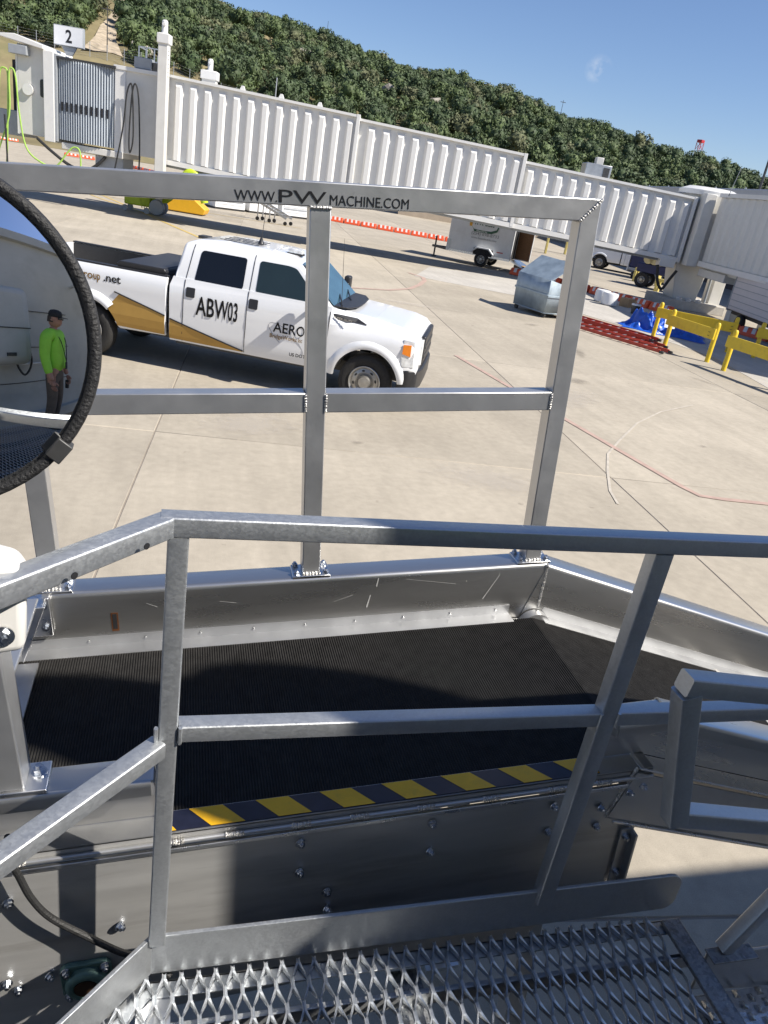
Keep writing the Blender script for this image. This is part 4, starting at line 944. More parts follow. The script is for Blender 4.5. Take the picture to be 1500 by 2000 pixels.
barr_row((-5.4, 89.5), (-.4, 80), 7, "low orange and white barricade far off under the lift column")

# ================================================================== yellow guard rails on bollards
def bollard(parent, p):
    b = MB(); b.lathe([(.062, -.02), (.062, .94), (.056, .985), (.036, 1.012), (.0005, 1.02)], 16, 'z'); o = b.build("bollard", YEL, parent, smooth=True, angle=40); o.location = p; return o
def ybarrier(pts, label, off, z0=.58, z1=.86):
    base = Vector((pts[0][0], pts[0][1], .006)); e_ = empty("yellow_guard_rail", base, (0, 0, 0), label, "guard rail")
    P = [Vector((x, y, 0))-Vector((base.x, base.y, 0)) for x, y in pts]; src = bollard(e_, P[0])
    for p in P[1:]: inst(src, "bollard", e_, p)
    for i in range(len(P)-1):
        d = (P[i+1]-P[i]).normalized(); nn = Vector((-d.y, d.x, 0))*off
        b = MB(); b.bar(P[i]-d*.10+nn+Vector((0, 0, (z0+z1)/2)), P[i+1]+d*.06+nn+Vector((0, 0, (z0+z1)/2)), .05, z1-z0, (0, 0, 1)); bd = b.build("rail_board", YEL, e_, bevel=.006)
        if i == 0 and "nearest" in label:
            for k, zz in enumerate((.66, .75)):
                q = P[i+1]-d*.10+nn*1.55+Vector((0, 0, zz)); MB().bar(q-d*.035, q+d*.035, .004, .012).build("black_mark", INK, bd)
    return e_
ybarrier([(13.18, 18.72), (13.38, 17.03)], "nearest yellow guard rail board between two bollards with black marks", -.09)
ybarrier([(13.70, 20.15), (15.45, 18.95)], "yellow guard rail running back behind the nearest one beside the blue tarp", -.09)
ybarrier([(13.19, 16.08), (13.45, 14.2), (13.7, 12.3)], "yellow guard rail running off the right edge of the picture", -.09)
ybarrier([(16.1, 18.6), (17.3, 17.2)], "shaded yellow guard rail at the right edge behind the others", -.09)

# ================================================================== ladders, tarp, dumpster, small things
def ladder(p0, p1, w, label, dz=.03):
    p0 = Vector((*p0, dz)); p1 = Vector((*p1, dz)); d = (p1-p0); L = d.length; a = math.atan2(d.y, d.x)
    e_ = empty("extension_ladder", p0, (0, 0, a), label, "ladder")
    for y in (-w/2, w/2):
        b = MB(); b.box(0, L, y-.018, y+.018, 0, .085); b.build("side_rail", REDL, e_, bevel=.006)
    b = MB(); b.cyl((0, -w/2, .045), (0, w/2, .045), .016, .016, 8); r0 = None; k = .2
    while k < L-.1:
        if r0 is None: r0 = b.build("rung", ALUB, e_, smooth=True); r0.location = (k, 0, 0)
        else: inst(r0, "rung", e_, (k, 0, 0))
        k += .305
    for y in (-w/2, w/2): MB().box(L-.02, L+.10, y-.03, y+.03, -.01, .06).build("foot", STEEL, e_, bevel=.01)
ladder((11.48, 22.0), (12.85, 18.95), .44, "red fibreglass ladder lying farthest back in the stack beside the blue tarp")
ladder((11.27, 21.14), (12.70, 18.2), .44, "red fibreglass ladder lying in the middle of the row on the concrete")
ladder((10.95, 20.43), (12.35, 17.45), .44, "red fibreglass ladder lying nearest on the concrete with its feet at right")
ladder((11.34, 21.61), (12.72, 18.6), .40, "red fibreglass ladder resting on top of the other ladders", .13)
# blue tarp heap
tb_ = MB(); nx, ny = 70, 44; vs = []
q = np.random.RandomState(9); lump = [(q.uniform(.2, .8), q.uniform(.25, .75), q.uniform(.1, .26), q.uniform(.16, .42)) for _ in range(9)]
for i in range(nx):
    for j in range(ny):
        x, y = i/(nx-1), j/(ny-1); h = 0
        for (a, b, s, hh) in lump: h = max(h, hh*math.exp(-((x-a)**2+(y-b)**2)/(2*s*s*.5)))
        edge = min(1, 6*min(x, 1-x, y, 1-y)); h = h*edge+.05*math.sin(x*31+y*17)*edge+.05*math.sin(x*13-y*27)*edge+.035*math.sin(x*57+3*math.sin(y*21))*edge*(.5+y)+.012*q.rand()
        vs.append((x*2.5+.12*math.sin(y*9), y*1.5+.10*math.sin(x*11), max(.012, h*1.5)))
fs = [(i*ny+j, i*ny+j+1, (i+1)*ny+j+1, (i+1)*ny+j) for i in range(nx-1) for j in range(ny-1)]
tarp = tb_.add(vs, fs).build("blue_tarp", BLUET, None); tarp.location = (13.25, 21.4, .004); tarp.rotation_euler = (0, 0, R_(-35)); tag(tarp, "crumpled bright blue tarpaulin heap with a white label", "tarp")
b = MB(); b.box(-.16, .16, 0, .006, -.19, .19); lb = b.build("label_sheet", SIGNW, tarp); lb.location = (1.45, .22, .40); lb.rotation_euler = (R_(-35), 0, R_(15))
for k in range(3): MB().box(-.11, .11-.04*k, -.003, 0, .07-.05*k, .09-.05*k).build("print_line", INKG, lb)
# dumpster
dr = Vector((.40, -1.54, 0)).normalized(); dpx = empty("dumpster", (10.09, 22.59, .0), (0, 0, math.atan2(dr.y, dr.x)), "dented blue grey metal dumpster on casters with its lid propped open", "dumpster")
dx_ = 1.55; dy_ = 1.15
hull = [[(0, 0, .16), (dx_, 0, .16), (dx_, dy_, .16), (0, dy_, .16)], [(-.02, -.02, .70), (dx_+.02, -.02, .70), (dx_+.02, dy_+.18, .70), (-.02, dy_+.18, .70)], [(-.02, -.02, 1.10), (dx_+.02, -.02, 1.10), (dx_+.02, dy_+.10, .86), (-.02, dy_+.10, .86)]]
# local +y points away from the camera-left side face
b = MB(); b.loft(hull, True, False); b.add([v for v in hull[0]], [(0, 1, 2, 3)]); db = b.build("hopper", DUMP, dpx, bevel=.012)
so = db.modifiers.new("thick", 'SOLIDIFY'); so.thickness = .03
for z in (.66,): MB().bar((-.03, -.035, z), (dx_+.03, -.035, z), .03, .06).build("side_rib", DUMP, dpx, bevel=.005)
MB().bar((dx_+.035, -.03, .64), (dx_+.035, dy_+.15, .64), .03, .06).build("side_rib", DUMP, dpx, bevel=.005)
b = MB(); b.add([(-.02, 0, 1.10), (dx_+.02, 0, 1.10), (dx_+.10, .75, 1.64), (-.05, .75, 1.66)]+[(-.02, .01, 1.075), (dx_+.02, .01, 1.075), (dx_+.10, .76, 1.615), (-.05, .76, 1.635)], [(0, 1, 2, 3), (7, 6, 5, 4), (0, 4, 5, 1), (1, 5, 6, 2), (2, 6, 7, 3), (3, 7, 4, 0)]); b.build("lid", DUMP, dpx, bevel=.006)
cs = MB(); cs.cyl((0, -.03, .075), (0, .03, .075), .075, .075, 14); cs.box(-.03, .03, -.045, -.035, .06, .17); cs.box(-.03, .03, .035, .045, .06, .17); cso = None
for (x, y) in ((.1, .08), (dx_-.1, .08), (dx_-.1, dy_-.1), (.1, dy_-.1)):
    if cso is None: cso = cs.build("caster", STEEL, dpx, smooth=True, angle=40); cso.location = (x, y, 0)
    else: inst(cso, "caster", dpx, (x, y, 0))
# pails and boxes near the barricades
pc = MB(); pc.lathe([(.24, 0), (.30, .05), (.30, .40), (.27, .46), (.001, .46)], 16, 'z')
for (x, y, m, lb_) in ((15.85, 27.3, WHITEP, "grey white round tub standing left of a pair near the barricades"), (15.75, 26.55, WHITEP, "grey white round tub standing right of a pair near the barricades")):
    o = pc.build("plastic_tub", m, None, smooth=True, angle=40); o.location = (x, y, .006); tag(o, lb_, "tub")
o = MB().lathe([(.13, 0), (.17, .36), (.15, .36), (.12, .2), (.001, .2)], 16, 'z').build("pail", STEEL, None, smooth=True, angle=40); o.location = (15.96, 25.0, .006); tag(o, "dark pail of scraps standing alone on the pale pad", "pail")
MB().lathe([(.171, .30), (.175, .32), (.171, .36), (.16, .36)], 16, 'z').build("pail_rim", WHITEP, o)
for k in range(5): MB().bar((.02*k-.05, .03*(k % 2), .15), (.05*k-.1, .1*(k % 3)-.1, .48-.03*k), .03, .02).build("scrap", CARD, o)
o = MB().box(-.25, .25, -.2, .2, 0, .32).build("cardboard_box", CARD, None, bevel=.006); o.location = (16.75, 26.9, .006); o.rotation_euler = (0, 0, .5); tag(o, "small tan box beside the barricade row", "box")

# ================================================================== wheels, pickup trucks
def wheel(parent, c, r, w, side, rimr=.6, m=RIM, holes=8):
    """wheel on axis y; side=-1 shows its face to -y"""
    e_ = parent; wo = MB()
    prof = [(rimr*r*.98, -w/2+.02), (r*.80, -w/2), (r*.93, -w/2+.012), (r*.99, -w/2+.045), (r, -w*.2), (r, w*.2), (r*.99, w/2-.045), (r*.93, w/2-.012), (r*.80, w/2), (rimr*r*.98, w/2-.02)]
    rings = [[(rr*math.cos(2*math.pi*j/40), h, rr*math.sin(2*math.pi*j/40)) for j in range(40)] for rr, h in prof]
    wo.loft(rings, True, False); t = wo.build("wheel", TYRE, parent, smooth=True, angle=50); t.location = c
    f = side*(w/2)
    rp = [(rimr*r, f), (rimr*r*.97, f+side*.006), (rimr*r*.90, f-side*.004), (rimr*r*.84, f-side*.035), (rimr*r*.62, f-side*.02), (rimr*r*.45, f-side*.045), (rimr*r*.40, f-side*.015), (rimr*r*.34, f+side*.03), (.001, f+side*.034)]
    q = MB(); rings = [[(rr*math.cos(2*math.pi*j/32), h, rr*math.sin(2*math.pi*j/32)) for j in range(32)] for rr, h in rp]
    q.loft(rings, True, False); q.build("rim", m, t, smooth=True, angle=40)
    for k in range(holes):
        a = 2*math.pi*k/holes+.2; rr = rimr*r*.70; cx, cz = rr*math.cos(a), rr*math.sin(a)
        h = MB(); h.prism([(cx+.026*math.cos(b)*math.cos(a+1.57)-.014*math.sin(b)*math.sin(a+1.57), cz+.026*math.cos(b)*math.sin(a+1.57)+.014*math.sin(b)*math.cos(a+1.57)) for b in np.linspace(0, 2*math.pi, 11)[:-1]], f-side*.022, f-side*.019+side*.002, 'xz'); h.build("rim_hole", DARKIN, t)
    return t
def slice_prism(poly, hw, zc, xc=()):
    """closed side outline extruded over the width, cut by levels, half width hw(x,z)"""
    bm = bmesh.new(); n = len(poly)
    a = [bm.verts.new((x, -1, z)) for x, z in poly]; b = [bm.verts.new((x, 1, z)) for x, z in poly]
    bm.faces.new(a); bm.faces.new(list(reversed(b)))
    for i in range(n): bm.faces.new((a[i], b[i], b[(i+1) % n], a[(i+1) % n]))
    for z in zc: bmesh.ops.bisect_plane(bm, geom=bm.verts[:]+bm.edges[:]+bm.faces[:], plane_co=(0, 0, z), plane_no=(0, 0, 1))
    for x in xc: bmesh.ops.bisect_plane(bm, geom=bm.verts[:]+bm.edges[:]+bm.faces[:], plane_co=(x, 0, 0), plane_no=(1, 0, 0))
    for y in (-.6, -.2, .2, .6): bmesh.ops.bisect_plane(bm, geom=bm.verts[:]+bm.edges[:]+bm.faces[:], plane_co=(0, y, 0), plane_no=(0, 1, 0))
    for v in bm.verts: v.co.y *= hw(v.co.x, v.co.z)
    bmesh.ops.recalc_face_normals(bm, faces=bm.faces); me = bpy.data.meshes.new("m"); bm.to_mesh(me); bm.free(); return me
def HW(x, z):
    w = np.interp(z, [.3, .46, .56, .70, .86, 1.0, 1.16, 1.28, 1.36, 1.44], [.93, .955, .985, 1.0, .992, 1.0, 1.0, .985, .955, .935])
    if x > -.62:
        k = min(1, (x+.62)/.15); w -= k*np.interp(z, [1.0, 1.1, 1.22, 1.32], [0, .02, .09, .20])
        if x > .55: w -= .12*((x-.55)/.4)**2
    return float(w)
def HG(x, z): return float(np.interp(z, [1.30, 1.42, 1.84, 1.92, 1.99], [.95, .930, .800, .745, .60]))
def side_panel(name, poly, m, parent, hw, off=.004, th=.004, s=-1, cuts=()):
    """a thin panel lying on the body side"""
    bm = bmesh.new(); a = [bm.verts.new((x, 0, z)) for x, z in poly]; bm.faces.new(a)
    for z in cuts: bmesh.ops.bisect_plane(bm, geom=bm.verts[:]+bm.edges[:]+bm.faces[:], plane_co=(0, 0, z), plane_no=(0, 0, 1))
    r = bmesh.ops.extrude_face_region(bm, geom=bm.faces[:]); new = {e for e in r["geom"] if isinstance(e, bmesh.types.BMVert)}
    for v in bm.verts: v.co.y = s*(hw(v.co.x, v.co.z)+(off if v in new else off-th))
    bmesh.ops.recalc_face_normals(bm, faces=bm.faces); me = bpy.data.meshes.new(name); bm.to_mesh(me); bm.free()
    return link(name, me, m, parent)
def rpoly(pts, r, k=4):
    out = []; n = len(pts)
    for i in range(n):
        p = Vector(pts[i]); a = (Vector(pts[i-1])-p); b = (Vector(pts[(i+1) % n])-p); rr = min(r, a.length*.45, b.length*.45); p0 = p+a.normalized()*rr; p1 = p+b.normalized()*rr
        for j in range(k+1):
            t = j/k; q = p0*(1-t)**2+p*2*t*(1-t)+p1*t*t; out.append((q.x, q.y))
    return out
def pickup(loc, rotz, label, livery, scale=1.0):
    T = empty("pickup_truck", loc, (0, 0, rotz), label, "pickup truck", scale=scale)
    AR = .50
    def archp(cx, a0, a1, n=14): return arc(cx, .40, AR, a0, a1, n)
    low = [(.86, .62), (.46, .62)]+archp(0, 26, 168)[0:]+[(-.52, .47), (-1.5, .47), (-3.06, .48), (-3.085, 1.30), (-3.05, 1.42), (-.66, 1.40), (-.54, 1.365), (0.0, 1.325), (.45, 1.275), (.72, 1.215), (.86, 1.13), (.90, 1.0), (.90, .72)]
    me = slice_prism(low, HW, (.56, .70, .86, 1.0, 1.16, 1.28, 1.36), (-.62, -.4, 0, .3, .55, .7))
    link("cab_body", me, WHITE, T, bevel=.022, seg=3, angle=30)
    gh = [(-.60, 1.36), (-.95, 1.675), (-1.20, 1.885), (-1.36, 1.955), (-1.7, 1.985), (-2.4, 1.995), (-2.80, 1.97), (-2.96, 1.90), (-3.05, 1.38)]
    me = slice_prism(gh, HG, (1.42, 1.60, 1.84, 1.92), (-1.7, -2.4))
    link("cab_roof", me, WHITE, T, bevel=.05, seg=4, angle=40)
    for s in (-1, 1):
        side_panel("rear_door_window", rpoly([(-1.99, 1.40), (-1.99, 1.82), (-2.02, 1.84), (-2.68, 1.84), (-2.73, 1.40)], .055), GLASS, T, HG, .006, .006, s)
        side_panel("front_door_window", rpoly([(-.80, 1.385), (-.88, 1.47), (-1.24, 1.82), (-1.36, 1.84), (-1.79, 1.84), (-1.79, 1.40), (-1.05, 1.40)], .045), GLASSG, T, HG, .006, .006, s)
        # door seams
        for (nm, P) in (("door_seam", [(-.655, .56), (-.64, .9), (-.635, 1.33)]), ("door_seam", [(-1.885, .50), (-1.885, 1.40)]), ("door_seam", [(-2.86, .50), (-2.86, 1.40)])):
            b = MB(); pts_ = [(x, s*(HW(x, z)+.001), z) for x, z in [(P[i][0]+(P[i+1][0]-P[i][0])*k/8, P[i][1]+(P[i+1][1]-P[i][1])*k/8) for i in range(len(P)-1) for k in range(9)]]; b.tube(pts_, .006, 5); b.build(nm, DARKIN, T)
        for P in ([(-1.885, 1.40), (-1.875, 1.90)], [(-2.86, 1.40), (-2.80, 1.90)]):
            b = MB(); pts_ = [(P[0][0]+(P[1][0]-P[0][0])*k/10, s*(HG(0, P[0][1]+(P[1][1]-P[0][1])*k/10)+.001), P[0][1]+(P[1][1]-P[0][1])*k/10) for k in range(11)]; b.tube(pts_, .006, 5); b.build("door_seam", DARKIN, T)
        for xc in (-1.725, -2.69):
            q = side_panel("door_handle", rpoly([(xc, 1.165), (xc-.135, 1.165), (xc-.135, 1.305), (xc, 1.305)], .02), BLKP, T, HW, .010, .012, s)
        # fender flares
        for cx, (a0, a1), z_ in ((0, (8, 176), 0), (-4.38, (47, 176), 0)):
            rings = []
            for i in range(25):
                a = R_(a0+(a1-a0)*i/24)
                ring = []
                for rr, out in ((AR-.005, -.03), (AR-.002, .040), (AR+.035, .052), (AR+.085, .034), (AR+.125, -.01)):
                    x = cx+rr*math.cos(a); z = .40+rr*math.sin(a); ring.append((x, s*((HW(min(x, -.7) if cx < -1 else x, z) if cx > -1 else 1.0)+out), z))
                rings.append(ring)
            b = MB(); b.loft(rings, False, False); b.build("fender_flare", WHITE, T, smooth=True, angle=60)
        wheel(T, (0, s*.865, .40), .405, .25, s); wheel(T, (-4.38, s*.865, .40), .405, .25, s)
        # side mirror
        b = MB(); b.box(-.86, -.80, s*1.0, s*1.16, 1.40, 1.43); sm = b.build("side_mirror", BLKP, T); b = MB(); b.box(-.88, -.77, min(s*1.08, s*1.28), max(s*1.08, s*1.28), 1.30, 1.62); b.build("mirror_housing", BLKP, sm, bevel=.03, seg=3)
        side_panel("fender_vent", rpoly([(-.60, 1.235), (-.60, 1.315), (-.25, 1.285), (-.08, 1.225), (-.28, 1.232)], .012), BLKP, T, HW, .006, .006, s)
        # lamps
        b = MB(); yy = s*.80
        g_ = lambda x, z, o: (x, s*(HW(x, z)+o), z)
        b.add([g_(.52, .86, .010), g_(.52, 1.13, .010), g_(.76, 1.12, .012), (.915, s*.64, 1.13), (.925, s*.64, .74), g_(.80, .74, .014), g_(.56, .74, .012), (.50, s*.75, .80), (.5, s*.75, 1.10)], [(0, 1, 2, 5, 6), (5, 2, 3, 4), (1, 8, 3, 2), (6, 5, 4, 7), (3, 8, 7, 4), (0, 6, 7, 8, 1)]); hl_ = b.build("headlight", LAMP, T, bevel=.008)
        b = MB(); P4 = [(.535, .93), (.535, 1.06), (.70, 1.07), (.71, .90)]; b.add([g_(x, z, .017) for x, z in P4]+[g_(x, z, 0) for x, z in P4], [(0, 1, 2, 3), (0, 4, 5, 1), (1, 5, 6, 2), (2, 6, 7, 3), (3, 7, 4, 0)]); b.build("turn_signal", AMB, hl_)
    # windscreen, cowl, wipers, bonnet lines
    b = MB(); b.add([(-.655, -.86, 1.43), (-.655, .86, 1.43), (-1.175, .70, 1.89), (-1.175, -.70, 1.89)]+[(-.62, -.86, 1.41), (-.62, .86, 1.41), (-1.18, .70, 1.908), (-1.18, -.70, 1.908)], [(0, 1, 2, 3), (7, 6, 5, 4), (0, 4, 5, 1), (1, 5, 6, 2), (2, 6, 7, 3), (3, 7, 4, 0)]); b.build("windscreen", GLASSW, T)
    b = MB(); b.prism([(-.66, -.86), (-.66, .86), (-.46, .80), (-.36, .5), (-.34, 0), (-.36, -.5), (-.46, -.80)], 1.372, 1.392, 'xy'); cw_ = b.build("cowl", BLKP, T, bevel=.006); cw_.rotation_euler = (0, R_(1.5), 0)
    for y0, y1 in ((-.75, -.1), (-.05, .55)): MB().bar((-.52, y0, 1.41), (-.70, y1, 1.475), .014, .018).build("wiper", BLKP, T)
    MB().tube([(-.52, -.80, 1.40), (-.60, -.82, 2.35)], [.005, .002], 5).build("aerial", STEEL, T)
    # grille and bumper
    b = MB(); b.box(.84, .945, -.64, .64, .74, 1.17); gr_ = b.build("grille", BLKP, T, bevel=.03, seg=3)
    for z in (.86, 1.0): MB().box(.94, .958, -.56, .56, z-.03, z+.03).build("grille_bar", STEEL, gr_, bevel=.008)
    b = MB(); b.prism([(.50, -.99), (.72, -1.0), (.90, -.90), (.98, -.62), (.99, 0), (.98, .62), (.90, .90), (.72, 1.0), (.50, .99), (.50, .8), (.80, .6), (.80, -.6), (.50, -.8)], .40, .70, 'xy'); bp_ = b.build("front_bumper", BLKP, T, bevel=.03, seg=3)
    for s in (-1, 1):
        for k in range(3): MB().box(.87, .905, min(s*.72, s*.88), max(s*.72, s*.88), .50+.035*k, .52+.035*k).build("bumper_slot", DARKIN, bp_)
    # bed
    BZ = 1.385
    out = [(-3.13, .55), (-3.13, BZ), (-5.62, BZ), (-5.64, .60), (-5.0, .60)]+arc(-4.38, .40, AR, 22, 158, 14)[::-1]+[(-3.86, .52)]
    out = [(-3.13, .52), (-3.13, BZ), (-5.62, BZ), (-5.64, .58), (-4.86, .58)]+arc(-4.38, .40, AR, 158, 14, 14)[::1]+[(-3.86, .50)]
    def hwb(x, z): return float(np.interp(z, [.5, .6, .72, .9, 1.1, 1.24, 1.32, 1.385], [.95, .985, .998, .985, .998, .995, .975, .94]))
    for s in (-1, 1):
        bm = bmesh.new(); a = [bm.verts.new((x, 0, z)) for x, z in out]; bm.faces.new(a)
        for z in (.6, .72, .9, 1.1, 1.24, 1.32): bmesh.ops.bisect_plane(bm, geom=bm.verts[:]+bm.edges[:]+bm.faces[:], plane_co=(0, 0, z), plane_no=(0, 0, 1))
        r = bmesh.ops.extrude_face_region(bm, geom=bm.faces[:]); new = {e for e in r["geom"] if isinstance(e, bmesh.types.BMVert)}
        for v in bm.verts: v.co.y = s*(hwb(v.co.x, v.co.z)-(0 if v in new else .06))
        bmesh.ops.recalc_face_normals(bm, faces=bm.faces); me = bpy.data.meshes.new("bed_side"); bm.to_mesh(me); bm.free()
        link("bed_side", me, WHITE, T, bevel=.012, seg=2, angle=30)
        MB().box(-5.60, -3.15, min(s*.84, s*.875), max(s*.84, s*.875), .80, BZ-.01).build("bed_liner", BLKP, T); MB().box(-5.62, -3.14, min(s*.85, s*.945), max(s*.85, s*.945), BZ, BZ+.022).build("bed_rail_cap", BLKP, T, bevel=.008)
        MB().box(-4.95, -3.82, min(s*.62, s*.84), max(s*.62, s*.84), .80, 1.06).build("wheel_housing", BLKP, T, bevel=.05)
        MB().box(-5.665, -5.62, min(s*.86, s*.985), max(s*.86, s*.985), .95, 1.35).build("tail_lamp", REDM, T, bevel=.01)
    MB().box(-5.62, -3.13, -.86, .86, .72, .80).build("bed_floor", BLKP, T); MB().box(-3.165, -3.13, -.93, .93, .55, BZ).build("bed_front_panel", BLKP, T); MB().box(-5.66, -5.60, -.85, .85, .75, BZ).build("tailgate", WHITE, T, bevel=.01)
    MB().box(-5.80, -5.66, -.95, .95, .52, .72).build("rear_bumper", CHROME, T, bevel=.02)
    MB().box(-5.2, .6, -.45, .45, .38, .55).build("chassis_frame", STEEL, T); MB().box(-3.0, -.6, -.85, .85, .42, .52).build("underbody", STEEL, T)
    for x in (0, -4.38): MB().cyl((x, -.8, .42), (x, .8, .42), .06, .06, 10).build("axle", STEEL, T)
    if livery:
        b = MB(); b.prism([(-3.95, 1.0), (-3.95, 1.455), (-3.92, 1.49), (-3.22, 1.49), (-3.19, 1.455), (-3.19, 1.0)], -.90, .90, 'xz'); tbx = b.build("tool_box", BLKP, T, bevel=.015)
        MB().box(-3.96, -3.18, -.91, .91, 1.43, 1.452).build("lid_seam", DARKIN, tbx)
        # gold lower band rising towards the rear
        for (nm, P, hw, cuts) in (("gold_band", [(-1.90, .500), (-1.90, .515), (-3.06, .80), (-3.06, .505)], HW, (.56, .7)), ("gold_band", [(-3.14, .535), (-3.14, .825), (-3.862, 1.02)]+[p for p in arc(-4.38, .40, AR+.006, 50, 16, 8)], hwb, (.6, .72, .9))):
            side_panel(nm, P, GOLD, T, hw, .005, .006, -1, cuts)
        b = MB(); pts_ = [(x, -(HW(x, z)+.005), z) for x, z in [(-1.90-1.16*k/12, .515+.285*k/12) for k in range(13)]]; b.tube(pts_, .011, 5); b.build("pin_stripe", INK, T)
        b = MB(); pts_ = [(x, -(hwb(x, z)+.005), z) for x, z in [(-3.14-.80*k/12, .825+.215*k/12) for k in range(13)]]; b.tube(pts_, .011, 5); b.build("pin_stripe", INK, T)
        RT = (R_(90), 0, 0)
        conform(lettering("unit_number", "ABW03", INK, T, .385, (-2.66, -1.006, .935), RT, .74, bold=.006), lambda x, z: 1.001)
        conform(lettering("company_name", "AERO", INK, T, .21, (-1.46, -1.005, .90), RT, .50, bold=.002), lambda x, z: 1.001)
        conform(lettering("company_name", "BridgeWorks Inc", BRONZE, T, .085, (-1.50, -1.005, .81), RT, .53, bold=.001), lambda x, z: 1.000)
        conform(lettering("registration", "US DOT 2", INK, T, .070, (-1.18, -1.002, .585), RT, .30, bold=.001), lambda x, z: .9915)
        conform(lettering("web_address", "OGroup", BRONZE, T, .165, (-4.68, -1.004, 1.17), RT, .56, bold=.003), lambda x, z: .9985)
        conform(lettering("web_address", ".net", INK, T, .165, (-4.11, -1.004, 1.17), RT, .27, bold=.003), lambda x, z: .9985)
        for (cx, cz, a_) in ((-1.25, .82, -35), (-1.21, .82, -38)):
            b = MB(); b.tube([(cx+.33*math.cos(t)*math.cos(R_(a_))-.11*math.sin(t)*math.sin(R_(a_)), -1.000, cz+.33*math.cos(t)*math.sin(R_(a_))+.11*math.sin(t)*math.cos(R_(a_))) for t in np.linspace(.0, 4.6, 40)], .003, 4); b.build("logo_orbit", INKG, T); break
        # roof things
        q = MB()
        for k in range(4): q.bar((-1.95, -.45+.20*k, 2.003), (-2.55, -.42+.20*k, 2.005), .035, .008)
        q.build("roof_strips", BLKP, T)
        MB().lathe([(.045, 1.99), (.05, 2.01), (.028, 2.055), (.022, 2.085), (.001, 2.095)], 12, 'z', (-2.02, -.1, 0)).build("antenna_base", BLKP, T, smooth=True); MB().tube([(-2.02, -.1, 2.04), (-1.98, -.1, 2.62)], [.006, .003], 5).build("antenna", STEEL, T)
        b = MB(); b.box(-1.52, -1.30, -.35, -.23, 1.97, 2.035); lb_ = b.build("roof_beacon", LAMP, T, bevel=.012); MB().box(-1.53, -1.29, -.36, -.22, 1.955, 1.98).build("beacon_base", BLKP, lb_)
        MB().box(-2.95, -2.80, -.30, -.10, 1.945, 1.985).build("third_brake_light", STEEL, T)
        lettering("badge", "SUPER DUTY", CHROME, T, .045, (-.58, -.985, 1.255), (R_(90), R_(5), 0), .28, ext=.004)
    for ch in list(T.children)+[g_ for c_ in T.children for g_ in c_.children]:
        if ch.name.split('.')[0] in ("wheel", "rim", "rim_hole", "fender_flare") or ch.type != 'MESH': continue
        for v in ch.data.vertices:
            if v.co.x > .42: v.co.x = .42+(v.co.x-.42)*.70
    return T
pickup((2.90, 10.98, 0), R_(-22.0), "white crew cab pickup truck with gold band and black ABW03 lettering", True, .94)
pickup((29.6, 43.6, 0), R_(-38), "white pickup parked in the distance under the far end of the bridge", False)

# ================================================================== enclosed trailer
ax = Vector((-.82, .57, 0)).normalized(); tl = empty("enclosed_trailer", (13.54, 34.93, 0), (0, 0, math.atan2(ax.y, ax.x)), "white enclosed cargo trailer with company logo and open rear door", "trailer")
# local x forward (towards the hitch), y: left; near side is y=0, body runs to y=-1.85
b = MB(); b.prism([(-1.30, .52), (-1.30, 2.30), (1.78, 2.34), (1.78, .52)], -1.85, -.02, 'xz'); bd = b.build("body", WHITEP, tl, bevel=.03)
MB().box(-1.33, 1.80, -.03, .0, 2.24, 2.32).build("roof_trim", ALUB, bd); MB().box(-1.32, 1.80, -.03, .0, .46, .56).build("floor_trim", ALUB, bd); MB().box(1.62, 1.80, -.04, .006, .50, .98).build("stone_guard", GALV, bd)
MB().box(-1.345, -1.30, -.10, .006, .50, 2.30).build("rear_corner_post", WHITEP, bd, bevel=.01); MB().box(-1.335, -1.302, -1.78, -.10, .56, 2.20).build("door_opening", DARKIN, bd)
b = MB(); b.box(-.04, .0, -.0, .86, .56, 2.22); do = b.build("rear_door", WHITEP, tl, bevel=.008); do.location = (-1.34, -.86, 0); do.rotation_euler = (0, 0, R_(68)); MB().box(.001, .012, .03, .83, .60, 2.18).build("plywood_lining", WOOD, do)
b = MB(); b.add([(-1.36, -.1, .54), (-1.36, -1.75, .54), (-2.6, -1.75, .03), (-2.6, -.1, .03), (-1.36, -.1, .48), (-1.36, -1.75, .48), (-2.6, -1.75, .0), (-2.6, -.1, .0)], [(0, 1, 2, 3), (7, 6, 5, 4), (0, 4, 5, 1), (1, 5, 6, 2), (2, 6, 7, 3), (3, 7, 4, 0)]); b.build("ramp", ALUB, tl)
t = wheel(tl, (0, .03, .335), .335, .2, 1, .58, RIM, 8); b = MB(); b.prism([(-.55, .62), (-.30, .86), (.30, .86), (.55, .62), (.50, .60), (.27, .80), (-.27, .80), (-.50, .60)], -.02, .17, 'xz'); b.build("mudguard", WHITEP, tl, bevel=.008)
MB().box(-.46, .46, -.01, .004, .50, .80).build("wheel_arch", DARKIN, tl); wheel(tl, (0, -1.88, .335), .335, .2, -1, .58, RIM, 8)
b = MB(); b.bar((1.78, -.3, .48), (2.75, -.925, .48), .08, .1); b.bar((1.78, -1.55, .48), (2.75, -.925, .48), .08, .1); b.build("tongue", STEEL, tl); b = MB(); b.cyl((2.62, -.925, .04), (2.62, -.925, .95), .04, .04, 10); b.cyl((2.62, -.925, 0), (2.62, -.925, .05), .13, .13, 12); b.cyl((2.62, -.925, .9), (2.62, -.7, .9), .018, .018, 8); b.build("jack", STEEL, tl)
MB().box(-.95, -.65, .0, .004, .75, .79).build("reflector", REDM, bd)
RTT = (R_(90), 0, R_(180))
